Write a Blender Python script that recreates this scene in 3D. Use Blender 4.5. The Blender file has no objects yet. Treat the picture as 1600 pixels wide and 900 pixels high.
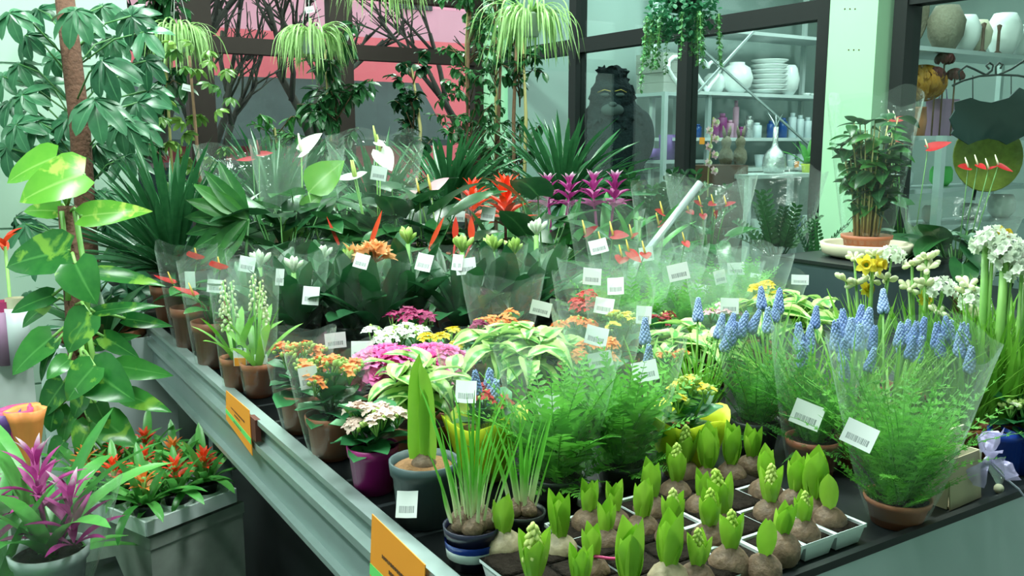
import bpy, math, random
import numpy as np
from mathutils import Matrix, Vector, Euler

# ------------------------------------------------------------------ camera
S = bpy.context.scene
COL = S.collection
F = 1400.0; PITCH = math.radians(9.29); YAW = math.radians(32.3); CAM = np.array([0.0, 0.0, 1.42])
cd = bpy.data.cameras.new('camera'); cam = bpy.data.objects.new('camera', cd); COL.objects.link(cam)
cd.sensor_width = 36; cd.lens = 36 * F / 1600; cd.clip_start = .05; cd.clip_end = 200
cam.location = CAM; cam.rotation_euler = (math.pi / 2 - PITCH, 0, -YAW)
S.camera = cam
fw = np.array([math.sin(YAW) * math.cos(PITCH), math.cos(YAW) * math.cos(PITCH), -math.sin(PITCH)])
rt = np.array([math.cos(YAW), -math.sin(YAW), 0]); up = np.cross(rt, fw)
def ray(x, y): return fw + rt * (x - 800) / F - up * (y - 450) / F
def on(x, y, z):
    d = ray(x, y); return CAM + d * ((z - CAM[2]) / d[2])
def onx(x, y, X):
    d = ray(x, y); return CAM + d * (X / d[0])
def ony(x, y, Y):
    d = ray(x, y); return CAM + d * (Y / d[1])
def at(x, y, D): return CAM + ray(x, y) * D
TOP = 0.80

# ------------------------------------------------------------------ light, exposure
S.view_settings.view_transform = 'Standard'; S.view_settings.look = 'None'
S.view_settings.gamma = 1.0; S.view_settings.use_curve_mapping = False
S.view_settings.exposure = 0.03
S.cycles.transparent_max_bounces = 22; S.cycles.max_bounces = 5; S.cycles.diffuse_bounces = 3; S.cycles.glossy_bounces = 3; S.cycles.transmission_bounces = 4
S.cycles.caustics_reflective = False; S.cycles.caustics_refractive = False
S.cycles.sample_clamp_indirect = 6.0
W = bpy.data.worlds.new('overcast_sky'); S.world = W; W.use_nodes = True
W.node_tree.nodes['Background'].inputs[0].default_value = (.78, 1.0, .93, 1)
W.node_tree.nodes['Background'].inputs[1].default_value = 2.3
def area(name, loc, sx, sy, power, col=(.85, 1, .90)):
    l = bpy.data.lights.new(name, 'AREA'); l.shape = 'RECTANGLE'; l.size = sx; l.size_y = sy; l.energy = power; l.color = col
    o = bpy.data.objects.new(name, l); COL.objects.link(o); o.location = loc
    return o
CEIL = 3.3
LAMPS = [(.9, 1.3), (.9, 3.4), (.9, 5.4), (2.6, 1.3), (2.6, 3.4), (2.6, 5.4), (-.8, 1.3), (-.8, 3.0)]  # last pair is added, unseen, to brighten the pothos side
LAMPS2 = [(5.2, 3.6), (5.2, 5.4), (6.9, 4.6)]
for k, (lx, ly) in enumerate(LAMPS): area('fluorescent_light', (lx, ly, CEIL - .09), .28, 1.25, 58)
for k, (lx, ly) in enumerate(LAMPS2): area('fluorescent_light', (lx, ly, CEIL - .09), .28, 1.25, 34, (.78, 1, .94))

# ------------------------------------------------------------------ materials
def _nm(name):
    m = bpy.data.materials.new(name); m.use_nodes = True; nt = m.node_tree
    return m, nt, nt.nodes['Principled BSDF'], nt.nodes['Material Output']
def c4(c): return (c[0], c[1], c[2], 1)
def plain(name, col, rough=.5, metal=0, spec=.5, var=.12, scale=14, bump=0, coat=0):
    m, nt, b, out = _nm(name); N = nt.nodes; Lk = nt.links
    tc = N.new('ShaderNodeTexCoord'); ns = N.new('ShaderNodeTexNoise'); ns.inputs['Scale'].default_value = scale; ns.inputs['Detail'].default_value = 5
    Lk.new(tc.outputs['Object'], ns.inputs['Vector'])
    mx = N.new('ShaderNodeMix'); mx.data_type = 'RGBA'
    mx.inputs[6].default_value = c4([c * (1 - var) for c in col]); mx.inputs[7].default_value = c4([min(1, c * (1 + var)) for c in col])
    Lk.new(ns.outputs['Fac'], mx.inputs[0]); Lk.new(mx.outputs[2], b.inputs['Base Color'])
    b.inputs['Roughness'].default_value = rough; b.inputs['Metallic'].default_value = metal
    b.inputs['Specular IOR Level'].default_value = spec; b.inputs['Coat Weight'].default_value = coat
    if bump:
        bp = N.new('ShaderNodeBump'); bp.inputs['Strength'].default_value = bump; bp.inputs['Distance'].default_value = .01
        Lk.new(ns.outputs['Fac'], bp.inputs['Height']); Lk.new(bp.outputs[0], b.inputs['Normal'])
    return m
def leafmat(name, col, col2, rough=.35, trans=.25, rib=None, edge=None, edge_w=.3, patch=None, spec=.5, tip=None, tr=(.12, .42)):
    """UV: u across the blade, v along it"""
    m, nt, b, out = _nm(name); N = nt.nodes; Lk = nt.links
    oi = N.new('ShaderNodeObjectInfo'); tc = N.new('ShaderNodeTexCoord'); uv = N.new('ShaderNodeSeparateXYZ'); Lk.new(tc.outputs['UV'], uv.inputs[0])
    ns = N.new('ShaderNodeTexNoise'); ns.inputs['Scale'].default_value = 35; ns.inputs['Detail'].default_value = 2
    geo = N.new('ShaderNodeNewGeometry'); Lk.new(geo.outputs['Position'], ns.inputs['Vector'])
    ad = N.new('ShaderNodeMath'); ad.operation = 'MULTIPLY_ADD'; ad.inputs[1].default_value = .9; Lk.new(ns.outputs['Fac'], ad.inputs[0])
    sb = N.new('ShaderNodeMath'); sb.operation = 'MULTIPLY_ADD'; sb.inputs[1].default_value = .9; sb.inputs[2].default_value = -.4; Lk.new(oi.outputs['Random'], sb.inputs[0])
    Lk.new(sb.outputs[0], ad.inputs[2])
    mx = N.new('ShaderNodeMix'); mx.data_type = 'RGBA'; mx.inputs[6].default_value = c4(col); mx.inputs[7].default_value = c4(col2); Lk.new(ad.outputs[0], mx.inputs[0])
    cur = mx.outputs[2]
    cen = N.new('ShaderNodeMath'); cen.operation = 'SUBTRACT'; cen.inputs[1].default_value = .5; Lk.new(uv.outputs[0], cen.inputs[0])
    ab = N.new('ShaderNodeMath'); ab.operation = 'ABSOLUTE'; Lk.new(cen.outputs[0], ab.inputs[0])
    def layer(fac, colr):
        nonlocal cur
        k = N.new('ShaderNodeMix'); k.data_type = 'RGBA'; Lk.new(fac, k.inputs[0]); Lk.new(cur, k.inputs[6]); k.inputs[7].default_value = c4(colr); cur = k.outputs[2]
    if rib:
        r = N.new('ShaderNodeMapRange'); r.inputs[1].default_value = .05; r.inputs[2].default_value = .0; Lk.new(ab.outputs[0], r.inputs[0]); layer(r.outputs[0], rib)
    if edge:
        e = N.new('ShaderNodeMath'); e.operation = 'MULTIPLY_ADD'; e.inputs[1].default_value = .3; Lk.new(ns.outputs['Fac'], e.inputs[0]); Lk.new(ab.outputs[0], e.inputs[2])
        r = N.new('ShaderNodeMapRange'); r.inputs[1].default_value = edge_w + .11; r.inputs[2].default_value = edge_w + .19; Lk.new(e.outputs[0], r.inputs[0]); layer(r.outputs[0], edge)
    if patch:
        n2 = N.new('ShaderNodeTexNoise'); n2.inputs['Scale'].default_value = 16; n2.inputs['Detail'].default_value = 4; n2.inputs['Distortion'].default_value = .6
        Lk.new(geo.outputs['Position'], n2.inputs['Vector'])
        r = N.new('ShaderNodeMapRange'); r.inputs[1].default_value = .58; r.inputs[2].default_value = .66; Lk.new(n2.outputs['Fac'], r.inputs[0]); layer(r.outputs[0], patch)
    if tip:
        r = N.new('ShaderNodeMapRange'); r.inputs[1].default_value = tr[0]; r.inputs[2].default_value = tr[1]; Lk.new(uv.outputs[1], r.inputs[0]); layer(r.outputs[0], tip)
    Lk.new(cur, b.inputs['Base Color']); b.inputs['Roughness'].default_value = rough; b.inputs['Specular IOR Level'].default_value = spec
    if trans:
        t = N.new('ShaderNodeBsdfTranslucent'); Lk.new(cur, t.inputs[0]); ms = N.new('ShaderNodeMixShader'); ms.inputs[0].default_value = trans
        Lk.new(b.outputs[0], ms.inputs[1]); Lk.new(t.outputs[0], ms.inputs[2]); Lk.new(ms.outputs[0], out.inputs[0])
    return m
def film(name, base=.10, grazing=.55, white=.5, rough=.12, bump=.35):
    m, nt, b, out = _nm(name); N = nt.nodes; Lk = nt.links; N.remove(b)
    tr = N.new('ShaderNodeBsdfTransparent'); tr.inputs[0].default_value = (.97, 1, .985, 1)
    gl = N.new('ShaderNodeBsdfGlossy'); gl.inputs['Roughness'].default_value = rough; gl.inputs[0].default_value = (1, 1, 1, 1)
    df = N.new('ShaderNodeBsdfDiffuse'); df.inputs[0].default_value = (.82, .95, .90, 1)
    tl = N.new('ShaderNodeBsdfTranslucent'); tl.inputs[0].default_value = (.82, .95, .90, 1)
    dm = N.new('ShaderNodeMixShader'); dm.inputs[0].default_value = .5; Lk.new(df.outputs[0], dm.inputs[1]); Lk.new(tl.outputs[0], dm.inputs[2])
    mg = N.new('ShaderNodeMixShader'); mg.inputs[0].default_value = white; Lk.new(gl.outputs[0], mg.inputs[1]); Lk.new(dm.outputs[0], mg.inputs[2])
    lw = N.new('ShaderNodeLayerWeight'); lw.inputs[0].default_value = .35
    if bump:
        ns = N.new('ShaderNodeTexNoise'); ns.inputs['Scale'].default_value = 22; ns.inputs['Detail'].default_value = 3
        tc = N.new('ShaderNodeTexCoord'); Lk.new(tc.outputs['Object'], ns.inputs['Vector'])
        bp = N.new('ShaderNodeBump'); bp.inputs['Strength'].default_value = bump; bp.inputs['Distance'].default_value = .02
        Lk.new(ns.outputs['Fac'], bp.inputs['Height']); Lk.new(bp.outputs[0], gl.inputs['Normal']); Lk.new(bp.outputs[0], lw.inputs['Normal'])
    mr = N.new('ShaderNodeMapRange'); mr.inputs[3].default_value = base; mr.inputs[4].default_value = grazing; Lk.new(lw.outputs['Facing'], mr.inputs[0])
    mp = N.new('ShaderNodeMath'); mp.operation = 'POWER'; mp.inputs[1].default_value = 2.0; Lk.new(lw.outputs['Facing'], mp.inputs[0]); Lk.new(mp.outputs[0], mr.inputs[0])
    ms = N.new('ShaderNodeMixShader'); Lk.new(mr.outputs[0], ms.inputs[0]); Lk.new(tr.outputs[0], ms.inputs[1]); Lk.new(mg.outputs[0], ms.inputs[2])
    Lk.new(ms.outputs[0], out.inputs[0]); return m
def labelmat(name, base=(.74, .77, .79), ink=(.12, .14, .16)):
    m, nt, b, out = _nm(name); N = nt.nodes; Lk = nt.links
    tc = N.new('ShaderNodeTexCoord'); s = N.new('ShaderNodeSeparateXYZ'); Lk.new(tc.outputs['UV'], s.inputs[0])
    def rng(o, a, bb):
        x = N.new('ShaderNodeMath'); x.operation = 'GREATER_THAN'; x.inputs[1].default_value = a; Lk.new(o, x.inputs[0])
        y = N.new('ShaderNodeMath'); y.operation = 'LESS_THAN'; y.inputs[1].default_value = bb; Lk.new(o, y.inputs[0])
        z = N.new('ShaderNodeMath'); z.operation = 'MULTIPLY'; Lk.new(x.outputs[0], z.inputs[0]); Lk.new(y.outputs[0], z.inputs[1]); return z.outputs[0]
    w = N.new('ShaderNodeTexNoise'); w.noise_dimensions = '1D'; w.inputs['Scale'].default_value = 46; Lk.new(s.outputs[0], w.inputs['W'])
    g = N.new('ShaderNodeMath'); g.operation = 'GREATER_THAN'; g.inputs[1].default_value = .5; Lk.new(w.outputs['Fac'], g.inputs[0])
    a = N.new('ShaderNodeMath'); a.operation = 'MULTIPLY'; Lk.new(rng(s.outputs[0], .14, .86), a.inputs[0]); Lk.new(rng(s.outputs[1], .18, .44), a.inputs[1])
    q = N.new('ShaderNodeMath'); q.operation = 'MULTIPLY'; Lk.new(a.outputs[0], q.inputs[0]); Lk.new(g.outputs[0], q.inputs[1])
    mx = N.new('ShaderNodeMix'); mx.data_type = 'RGBA'; mx.inputs[6].default_value = c4(base); mx.inputs[7].default_value = c4(ink); Lk.new(q.outputs[0], mx.inputs[0])
    Lk.new(mx.outputs[2], b.inputs['Base Color']); b.inputs['Roughness'].default_value = .45; return m
def glassmat(name, tint=(.93, 1, .97), refl=.06):
    m, nt, b, out = _nm(name); N = nt.nodes; Lk = nt.links; N.remove(b)
    tr = N.new('ShaderNodeBsdfTransparent'); tr.inputs[0].default_value = c4(tint)
    gl = N.new('ShaderNodeBsdfGlossy'); gl.inputs['Roughness'].default_value = .02
    fr = N.new('ShaderNodeLayerWeight'); pw = N.new('ShaderNodeMath'); pw.operation = 'POWER'; pw.inputs[1].default_value = 5; Lk.new(fr.outputs['Facing'], pw.inputs[0])
    ad = N.new('ShaderNodeMath'); ad.operation = 'MULTIPLY_ADD'; ad.inputs[1].default_value = .7; ad.inputs[2].default_value = refl * .25; ad.use_clamp = True; Lk.new(pw.outputs[0], ad.inputs[0])
    ms = N.new('ShaderNodeMixShader'); Lk.new(ad.outputs[0], ms.inputs[0]); Lk.new(tr.outputs[0], ms.inputs[1]); Lk.new(gl.outputs[0], ms.inputs[2]); Lk.new(ms.outputs[0], out.inputs[0])
    return m
def emit(name, col, s):
    m, nt, b, out = _nm(name); b.inputs['Base Color'].default_value = c4(col); b.inputs['Emission Color'].default_value = c4(col); b.inputs['Emission Strength'].default_value = s; return m

M = {}
def mats():
    M['film'] = film('clear_sleeve_film', .07, .42, .42, .06)
    M['milky'] = film('hazy_sleeve_film', .11, .42, .6)
    M['label'] = labelmat('barcode_label')
    M['glass'] = glassmat('window_glass'); M['cglass'] = glassmat('clear_plastic', (.8, .9, .95), .10)
    M['terra'] = plain('terracotta_plastic', (.42, .13, .065), .5, var=.15)
    M['brownpot'] = plain('brown_plastic', (.30, .09, .05), .45)
    M['greypot'] = plain('slate_grey_plastic', (.045, .075, .085), .45)
    M['black'] = plain('black_plastic', (.012, .016, .018), .4)
    M['magenta'] = plain('magenta_plastic', (.38, .015, .20), .35)
    M['bluepot'] = plain('blue_glaze', (.02, .06, .42), .3)
    M['navy'] = plain('dark_navy_plastic', (.012, .012, .04), .35)
    M['redpot'] = plain('red_plastic', (.45, .02, .03), .35)
    M['white'] = plain('white_plastic', (.80, .84, .86), .4, var=.03)
    M['tray'] = plain('white_tray_plastic', (.80, .86, .90), .35, var=.04)
    M['peat'] = plain('brown_peat', (.24, .12, .05), .95, var=.5, scale=90, bump=.9)
    M['soil'] = plain('dark_soil', (.020, .015, .012), .95, var=.7, scale=120, bump=.9, spec=.1)
    M['metal'] = plain('galvanised_rail', (.40, .50, .50), .38, .55, var=.10, scale=30, bump=.04)
    M['metal2'] = plain('painted_grey_rail', (.28, .36, .37), .4, .3, var=.08, scale=8)
    M['rust'] = plain('rusty_clip', (.12, .03, .02), .7)
    M['frame'] = plain('dark_window_frame', (.012, .016, .016), .6, spec=.2)
    M['brownframe'] = plain('brown_window_frame', (.020, .014, .012), .6, spec=.2)
    M['mint'] = plain('mint_wall_paint', (.36, .66, .42), .7, var=.03, scale=3)
    M['mintw'] = plain('pale_wall_cladding', (.40, .56, .46), .6, var=.05, scale=4)
    M['roomwall'] = plain('grey_green_plaster', (.34, .43, .41), .8, var=.04, scale=3)
    M['floor'] = plain('dark_floor_tile', (.05, .055, .055), .45, var=.2, scale=5)
    M['ceiling'] = plain('white_ceiling', (.75, .8, .78), .8, var=.02)
    M['concrete'] = plain('dark_concrete', (.33, .36, .34), .75, var=.35, scale=16, bump=.1)
    M['planterwhite'] = plain('white_planter_lacquer', (.62, .68, .72), .35, var=.04)
    M['orange'] = plain('orange_card', (.95, .33, .03), .6, var=.04)
    M['greenstripe'] = plain('green_stripe_print', (.16, .72, .18), .6, var=.04)
    M['ink'] = plain('dark_ink', (.12, .06, .03), .7)
    M['silver'] = plain('silver_shelf', (.55, .63, .64), .35, .5, var=.06)
    M['whitesteel'] = plain('white_shelf_steel', (.66, .74, .74), .45, var=.04)
    M['ceramic'] = plain('white_ceramic', (.88, .93, .92), .25, var=.03)
    M['cardboard'] = plain('grey_cardboard', (.34, .36, .33), .8)
    M['kraft'] = plain('kraft_card', (.42, .36, .24), .8, var=.08)
    M['cream'] = plain('cream_card', (.72, .68, .50), .75, var=.06)
    M['bow'] = film('lilac_organza', .55, .85, .8, .3); 
    for n in M['bow'].node_tree.nodes:
        if n.type in ('BSDF_DIFFUSE', 'BSDF_TRANSLUCENT', 'BSDF_GLOSSY'): n.inputs[0].default_value = (.55, .50, .80, 1)
    M['ribbon'] = plain('lilac_ribbon', (.62, .58, .80), .5)
    M['yellow'] = plain('yellow_wrap', (.72, .80, .03), .45, var=.06)
    M['bark'] = plain('brown_bark', (.16, .09, .05), .9, var=.4, scale=40, bump=.5)
    M['darkbark'] = plain('dark_bark', (.05, .04, .035), .9, var=.4, scale=10)
    M['moss'] = plain('coir_pole', (.12, .055, .035), .95, var=.5, scale=70, bump=.9)
    M['cane'] = plain('bamboo_cane', (.40, .36, .14), .6)
    M['iron'] = plain('black_iron', (.02, .025, .03), .5)
    M['slate'] = plain('slate_board', (.02, .045, .05), .55, var=.06)
    M['furblack'] = plain('black_fur', (.010, .018, .021), .9, var=.7, scale=60, bump=1, spec=.08)
    M['skinblack'] = plain('dark_grey_muzzle', (.04, .06, .06), .7, spec=.2)
    M['gold'] = plain('gold_wire', (.5, .38, .08), .4, .6)
    M['candle_p'] = plain('purple_wax', (.30, .04, .22), .4); M['candle_w'] = plain('white_wax', (.75, .85, .9), .4); M['candle_b'] = plain('blue_glass', (.03, .10, .35), .2)
    M['candle_k'] = plain('pink_wax', (.65, .35, .5), .4)
    M['silverglass'] = plain('silver_mosaic', (.6, .66, .66), .2, .8, var=.6, scale=90, bump=.8)
    M['wood'] = plain('dark_crate_wood', (.10, .05, .03), .7, var=.3, scale=20)
    M['straw'] = plain('straw_figure', (.20, .18, .13), .9, var=.3, scale=50, bump=.6)
    M['pinkbag'] = plain('mauve_paper', (.40, .22, .38), .7); M['purplewrap'] = plain('purple_wrap_paper', (.15, .06, .30), .5)
    M['orangewrap'] = plain('orange_wrap_paper', (.85, .28, .08), .6, var=.12); M['magwrap'] = plain('pink_wrap_paper', (.62, .06, .22), .5)
    M['orangevase'] = plain('orange_vase', (.65, .25, .12), .4)
    M['redwall'] = plain('salmon_facade', (.90, .15, .20), .8, var=.10, scale=.4)
    M['darkroof'] = plain('dark_slate_roof', (.05, .06, .065), .8, var=.3, scale=2)
    M['asphalt'] = plain('asphalt', (.10, .11, .12), .9, var=.2, scale=2)
    M['carpaint'] = plain('dark_car_paint', (.02, .03, .035), .25)
    M['pinkreflect'] = plain('reflection_toned_facade', (.72, .30, .42), .8, var=.15, scale=.6)  # pink wall, its greyer tone painted in for the window reflection
    M['olive'] = plain('olive_glaze', (.34, .36, .06), .5, var=.5, scale=30)
    M['lamp'] = emit('lit_tube', (.9, 1, .96), 6)
    # leaves
    M['g_dark'] = leafmat('dark_glossy_leaf', (.010, .055, .022), (.030, .13, .035), .28, .15, rib=(.06, .17, .06))
    M['g_clivia'] = leafmat('clivia_leaf', (.012, .075, .028), (.035, .15, .05), .3, .18)
    M['g_drac'] = leafmat('dracaena_leaf', (.012, .075, .030), (.04, .17, .06), .25, .2)
    M['g_mid'] = leafmat('mid_green_leaf', (.02, .12, .03), (.07, .27, .05), .35, .3, rib=(.12, .34, .10))
    M['g_fern'] = leafmat('fern_frond_green', (.075, .32, .03), (.20, .58, .08), .5, .35)
    M['g_ferndk'] = leafmat('dark_fern_green', (.04, .22, .025), (.13, .46, .06), .5, .35)
    M['g_hya'] = leafmat('hyacinth_leaf', (.24, .54, .03), (.40, .68, .07), .35, .25)
    M['g_grass'] = leafmat('bulb_grass_leaf', (.13, .38, .03), (.27, .57, .08), .4, .3)
    M['g_chive'] = leafmat('pale_based_sprout', (.62, .70, .42), (.62, .72, .42), .4, .2, tip=(.12, .44, .04))
    M['g_ama'] = leafmat('amaryllis_leaf', (.24, .56, .04), (.36, .66, .08), .32, .25)
    M['g_var'] = leafmat('variegated_leaf', (.05, .26, .04), (.12, .42, .07), .32, .25, edge=(.50, .72, .24), edge_w=.17)
    M['g_pothos'] = leafmat('pothos_leaf', (.018, .14, .030), (.055, .26, .045), .22, .25, rib=(.10, .34, .08), patch=(.22, .46, .06))
    M['g_pothosl'] = leafmat('light_pothos_leaf', (.09, .36, .035), (.17, .48, .055), .22, .3, rib=(.35, .62, .15), patch=(.55, .72, .14))
    M['g_sche'] = leafmat('schefflera_leaf', (.018, .095, .045), (.065, .23, .11), .30, .2, rib=(.12, .32, .16))
    M['g_ficus'] = leafmat('ficus_leaf', (.010, .06, .022), (.04, .17, .05), .3, .2)
    M['g_schv'] = leafmat('yellow_schefflera_leaf', (.03, .13, .025), (.20, .34, .06), .3, .2)
    M['g_spider'] = leafmat('spider_plant_blade', (.26, .48, .15), (.42, .62, .26), .4, .35, rib=(.75, .86, .50))
    M['g_ivy'] = leafmat('creeper_leaf', (.022, .14, .07), (.06, .26, .12), .45, .25)
    M['g_ivyl'] = leafmat('pale_creeper_leaf', (.07, .26, .10), (.15, .38, .14), .45, .25)
    M['g_guz'] = leafmat('guzmania_leaf', (.05, .26, .05), (.14, .46, .10), .3, .28)
    M['g_guzd'] = leafmat('dark_guzmania_leaf', (.02, .14, .035), (.06, .28, .06), .3, .28)
    M['g_kal'] = leafmat('kalanchoe_leaf', (.025, .16, .06), (.07, .30, .11), .35, .15)
    M['g_anth'] = leafmat('anthurium_leaf', (.015, .085, .03), (.05, .20, .05), .22, .2, rib=(.10, .26, .08))
    M['g_anthl'] = leafmat('light_anthurium_leaf', (.13, .36, .05), (.22, .46, .08), .25, .3, rib=(.3, .5, .15))
    M['stem'] = leafmat('green_stem', (.16, .38, .08), (.26, .5, .12), .45, 0)
    M['stemd'] = leafmat('dark_green_stem', (.05, .18, .05), (.10, .28, .06), .45, 0)
    M['bulb'] = plain('bulb_skin', (.16, .10, .065), .6, var=.85, scale=95, bump=.35)
    M['bulbw'] = plain('pale_bulb_skin', (.36, .29, .19), .5, var=.5, scale=80, bump=.25)
    def pet(k, a, b, t=.3): M[k] = leafmat(k + '_petal', a, b, .5, t)
    pet('f_orange', (.75, .16, .02), (.95, .34, .08)); pet('f_red', (.42, .008, .014), (.64, .02, .022)); pet('f_scarlet', (.75, .03, .012), (.95, .09, .02))
    pet('f_white', (.80, .88, .74), (.92, .95, .88)); pet('f_yellow', (.85, .62, .02), (.95, .80, .10)); pet('f_palepink', (.72, .52, .46), (.85, .70, .60))
    pet('f_pink', (.82, .09, .42), (.92, .30, .64)); pet('f_maroon', (.28, .012, .10), (.48, .03, .17)); pet('f_blue', (.20, .30, .66), (.40, .52, .86), .15)
    pet('f_purple', (.28, .015, .16), (.50, .06, .32)); pet('f_lilacw', (.80, .66, .82), (.92, .85, .92)); pet('f_bud', (.38, .60, .12), (.62, .78, .28)); pet('f_hyabud', (.55, .75, .12), (.78, .85, .32))
    M['f_purpletip'] = leafmat('pale_tipped_purple_bract', (.30, .02, .18), (.52, .08, .34), .5, .3, tip=(.85, .72, .84), tr=(.55, 1.0))
    pet('f_cream', (.80, .84, .52), (.90, .90, .70)); pet('f_spadix', (.75, .55, .08), (.85, .65, .15)); pet('f_spadixg', (.45, .60, .12), (.6, .7, .2)); pet('f_peach', (.85, .38, .14), (.92, .50, .24))
    pet('f_crimson', (.28, .006, .018), (.46, .02, .04)); pet('f_burg', (.09, .012, .015), (.18, .03, .03)); pet('f_amber', (.55, .22, .02), (.75, .38, .04)); pet('f_rose', (.78, .42, .52), (.88, .62, .68))
mats()

# ------------------------------------------------------------------ mesh helpers
R = random.Random(11)
def rs(a, b): return R.uniform(a, b)
class Tm:                                   # a template: vertices, faces, uv per vertex
    def __init__(s, v, f, uv=None): s.v = np.asarray(v, float).reshape(-1, 3); s.f = [tuple(x) for x in f]; s.uv = np.zeros((len(s.v), 2)) + .25 if uv is None else np.asarray(uv, float)
class B:                                    # collects templates, builds one mesh
    def __init__(s): s.v = []; s.f = []; s.uv = []; s.mi = []; s.n = 0
    def add(s, t, m=None, mi=0):
        v = t.v
        if m is not None:
            a = np.array(m); v = v @ a[:3, :3].T + a[:3, 3]
        s.v.append(v); s.uv.append(t.uv); n = s.n
        s.f += [tuple(i + n for i in f) for f in t.f]; s.mi += [mi] * len(t.f); s.n += len(v); return s
    def mesh(s, name, *ms, smooth=True):
        me = bpy.data.meshes.new(name); v = np.concatenate(s.v); uv = np.concatenate(s.uv)
        me.from_pydata(v.tolist(), [], s.f)
        ul = me.uv_layers.new(name='UVMap'); idx = np.zeros(len(me.loops), dtype=np.int32); me.loops.foreach_get('vertex_index', idx)
        ul.data.foreach_set('uv', uv[idx].astype(np.float32).ravel())
        for m in ms: me.materials.append(M[m] if isinstance(m, str) else m)
        me.polygons.foreach_set('material_index', s.mi)
        me.polygons.foreach_set('use_smooth', [smooth] * len(me.polygons)); me.update(); return me
def box(sx, sy, sz, c=(0, 0, 0)):
    x, y, z = sx / 2, sy / 2, sz / 2
    v = np.array([(-x, -y, -z), (x, -y, -z), (x, y, -z), (-x, y, -z), (-x, -y, z), (x, -y, z), (x, y, z), (-x, y, z)]) + np.array(c)
    return Tm(v, [(3, 2, 1, 0), (4, 5, 6, 7), (0, 1, 5, 4), (1, 2, 6, 5), (2, 3, 7, 6), (3, 0, 4, 7)])
def bar(a, b, w, h=None):                   # a square bar between two points
    a = Vector(a); b = Vector(b); d = b - a; q = d.to_track_quat('Y', 'Z').to_matrix().to_4x4()
    t = box(w, d.length, h or w, (0, d.length / 2, 0)); mm = np.array(Matrix.Translation(a) @ q); t.v = t.v @ mm[:3, :3].T + mm[:3, 3]; return t
def lathe(pr, n=20, wob=0, seed=0):
    rr = random.Random(seed); v = []; f = []; uv = []
    ph = [rr.uniform(0, 6.28) for _ in range(4)]
    for j, (r, z) in enumerate(pr):
        for i in range(n):
            a = 2 * math.pi * i / n; q = 1 + wob * (math.sin(3 * a + ph[0]) + .6 * math.sin(5 * a + ph[1] + j))
            v.append((r * q * math.cos(a), r * q * math.sin(a), z)); uv.append((i / n, j / max(1, len(pr) - 1)))
    for j in range(len(pr) - 1):
        for i in range(n):
            k = (i + 1) % n; f.append((j * n + i, j * n + k, (j + 1) * n + k, (j + 1) * n + i))
    if pr[0][0] > 1e-4: f.append(tuple(range(n))[::-1])
    return Tm(v, f, uv)
def tube(pts, rad, n=6):
    pts = [Vector(p) for p in pts]; v = []; f = []; uv = []; m = len(pts)
    for j, p in enumerate(pts):
        d = (pts[min(j + 1, m - 1)] - pts[max(j - 1, 0)]).normalized(); q = d.to_track_quat('Z', 'Y')
        r = rad[j] if isinstance(rad, (list, tuple)) else rad
        for i in range(n):
            a = 2 * math.pi * i / n; v.append(p + q @ Vector((r * math.cos(a), r * math.sin(a), 0))); uv.append((.25, j / (m - 1)))
    for j in range(m - 1):
        for i in range(n):
            k = (i + 1) % n; f.append((j * n + i, j * n + k, (j + 1) * n + k, (j + 1) * n + i))
    f.append(tuple(range(n))[::-1]); f.append(tuple(range((m - 1) * n, m * n)))
    return Tm([tuple(x) for x in v], f, uv)
def ball(r=1, n=8, m=5, sz=1):
    pr = [(max(1e-5, r * math.sin(math.pi * j / m)), -r * sz * math.cos(math.pi * j / m)) for j in range(m + 1)]
    return lathe(pr, n)
SH = {'strap': ([0, .1, .7, .9, 1], [.7, .9, 1, .6, .02]), 'lance': ([0, .15, .4, .7, .9, 1], [.12, .6, 1, .72, .3, .02]),
      'ovate': ([0, .05, .2, .35, .6, .85, 1], [.1, .5, .95, 1, .8, .33, .02]), 'heart': ([0, .06, .2, .45, .75, .9, 1], [.55, .85, 1, .88, .5, .22, .01]),
      'obov': ([0, .3, .6, .85, .96, 1], [.15, .45, .9, 1, .6, .1]), 'grass': ([0, .5, .85, 1], [1, .85, .45, .05]), 'ellip': ([0, .12, .35, .6, .85, .95, 1], [.1, .55, .95, 1, .62, .3, .03]),
      'round': ([0, .1, .3, .6, .85, 1], [.25, .6, .95, 1, .7, .08]), 'hya': ([0, .2, .5, .75, .92, 1], [.6, .92, 1, .76, .34, .05]), 'blunt': ([0, .1, .6, .85, .95, 1], [.55, .8, 1, .88, .6, .12])}
def leaf(L, Wd, shape='lance', bend=.5, fold=.15, n=8, wave=0, twist=0, start=0, lobe=0, bp=1):
    ts = np.linspace(0, 1, n + 1); w = np.interp(ts, *SH[shape]) * Wd / 2
    v = []; uv = []; f = []; y = z = 0.0; pa = start
    for i, t in enumerate(ts):
        if i:
            tm_ = (t + ts[i - 1]) / 2; pa = start - bend * (tm_ ** bp if bp > 0 else min(1, tm_ / -bp)); y += L / n * math.cos(pa); z += L / n * math.sin(pa)
        tw = twist * t; wv = wave * Wd * math.sin(t * 9 + 1)
        for s in (-1, 0, 1):
            x = s * w[i]; dz = abs(s) * w[i] * fold * 2 + s * wv
            yy = y - (lobe * L * (1 - t) ** 4 * abs(s) if lobe else 0)
            cx, cz = x * math.cos(tw) - dz * math.sin(tw), x * math.sin(tw) + dz * math.cos(tw)
            v.append((cx, yy - cz * math.sin(pa), z + cz * math.cos(pa))); uv.append((.5 + s * .5, t))
    for i in range(n):
        for k in (0, 1): a = i * 3 + k; f.append((a, a + 1, a + 4, a + 3))
    return Tm(v, f, uv)
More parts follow.
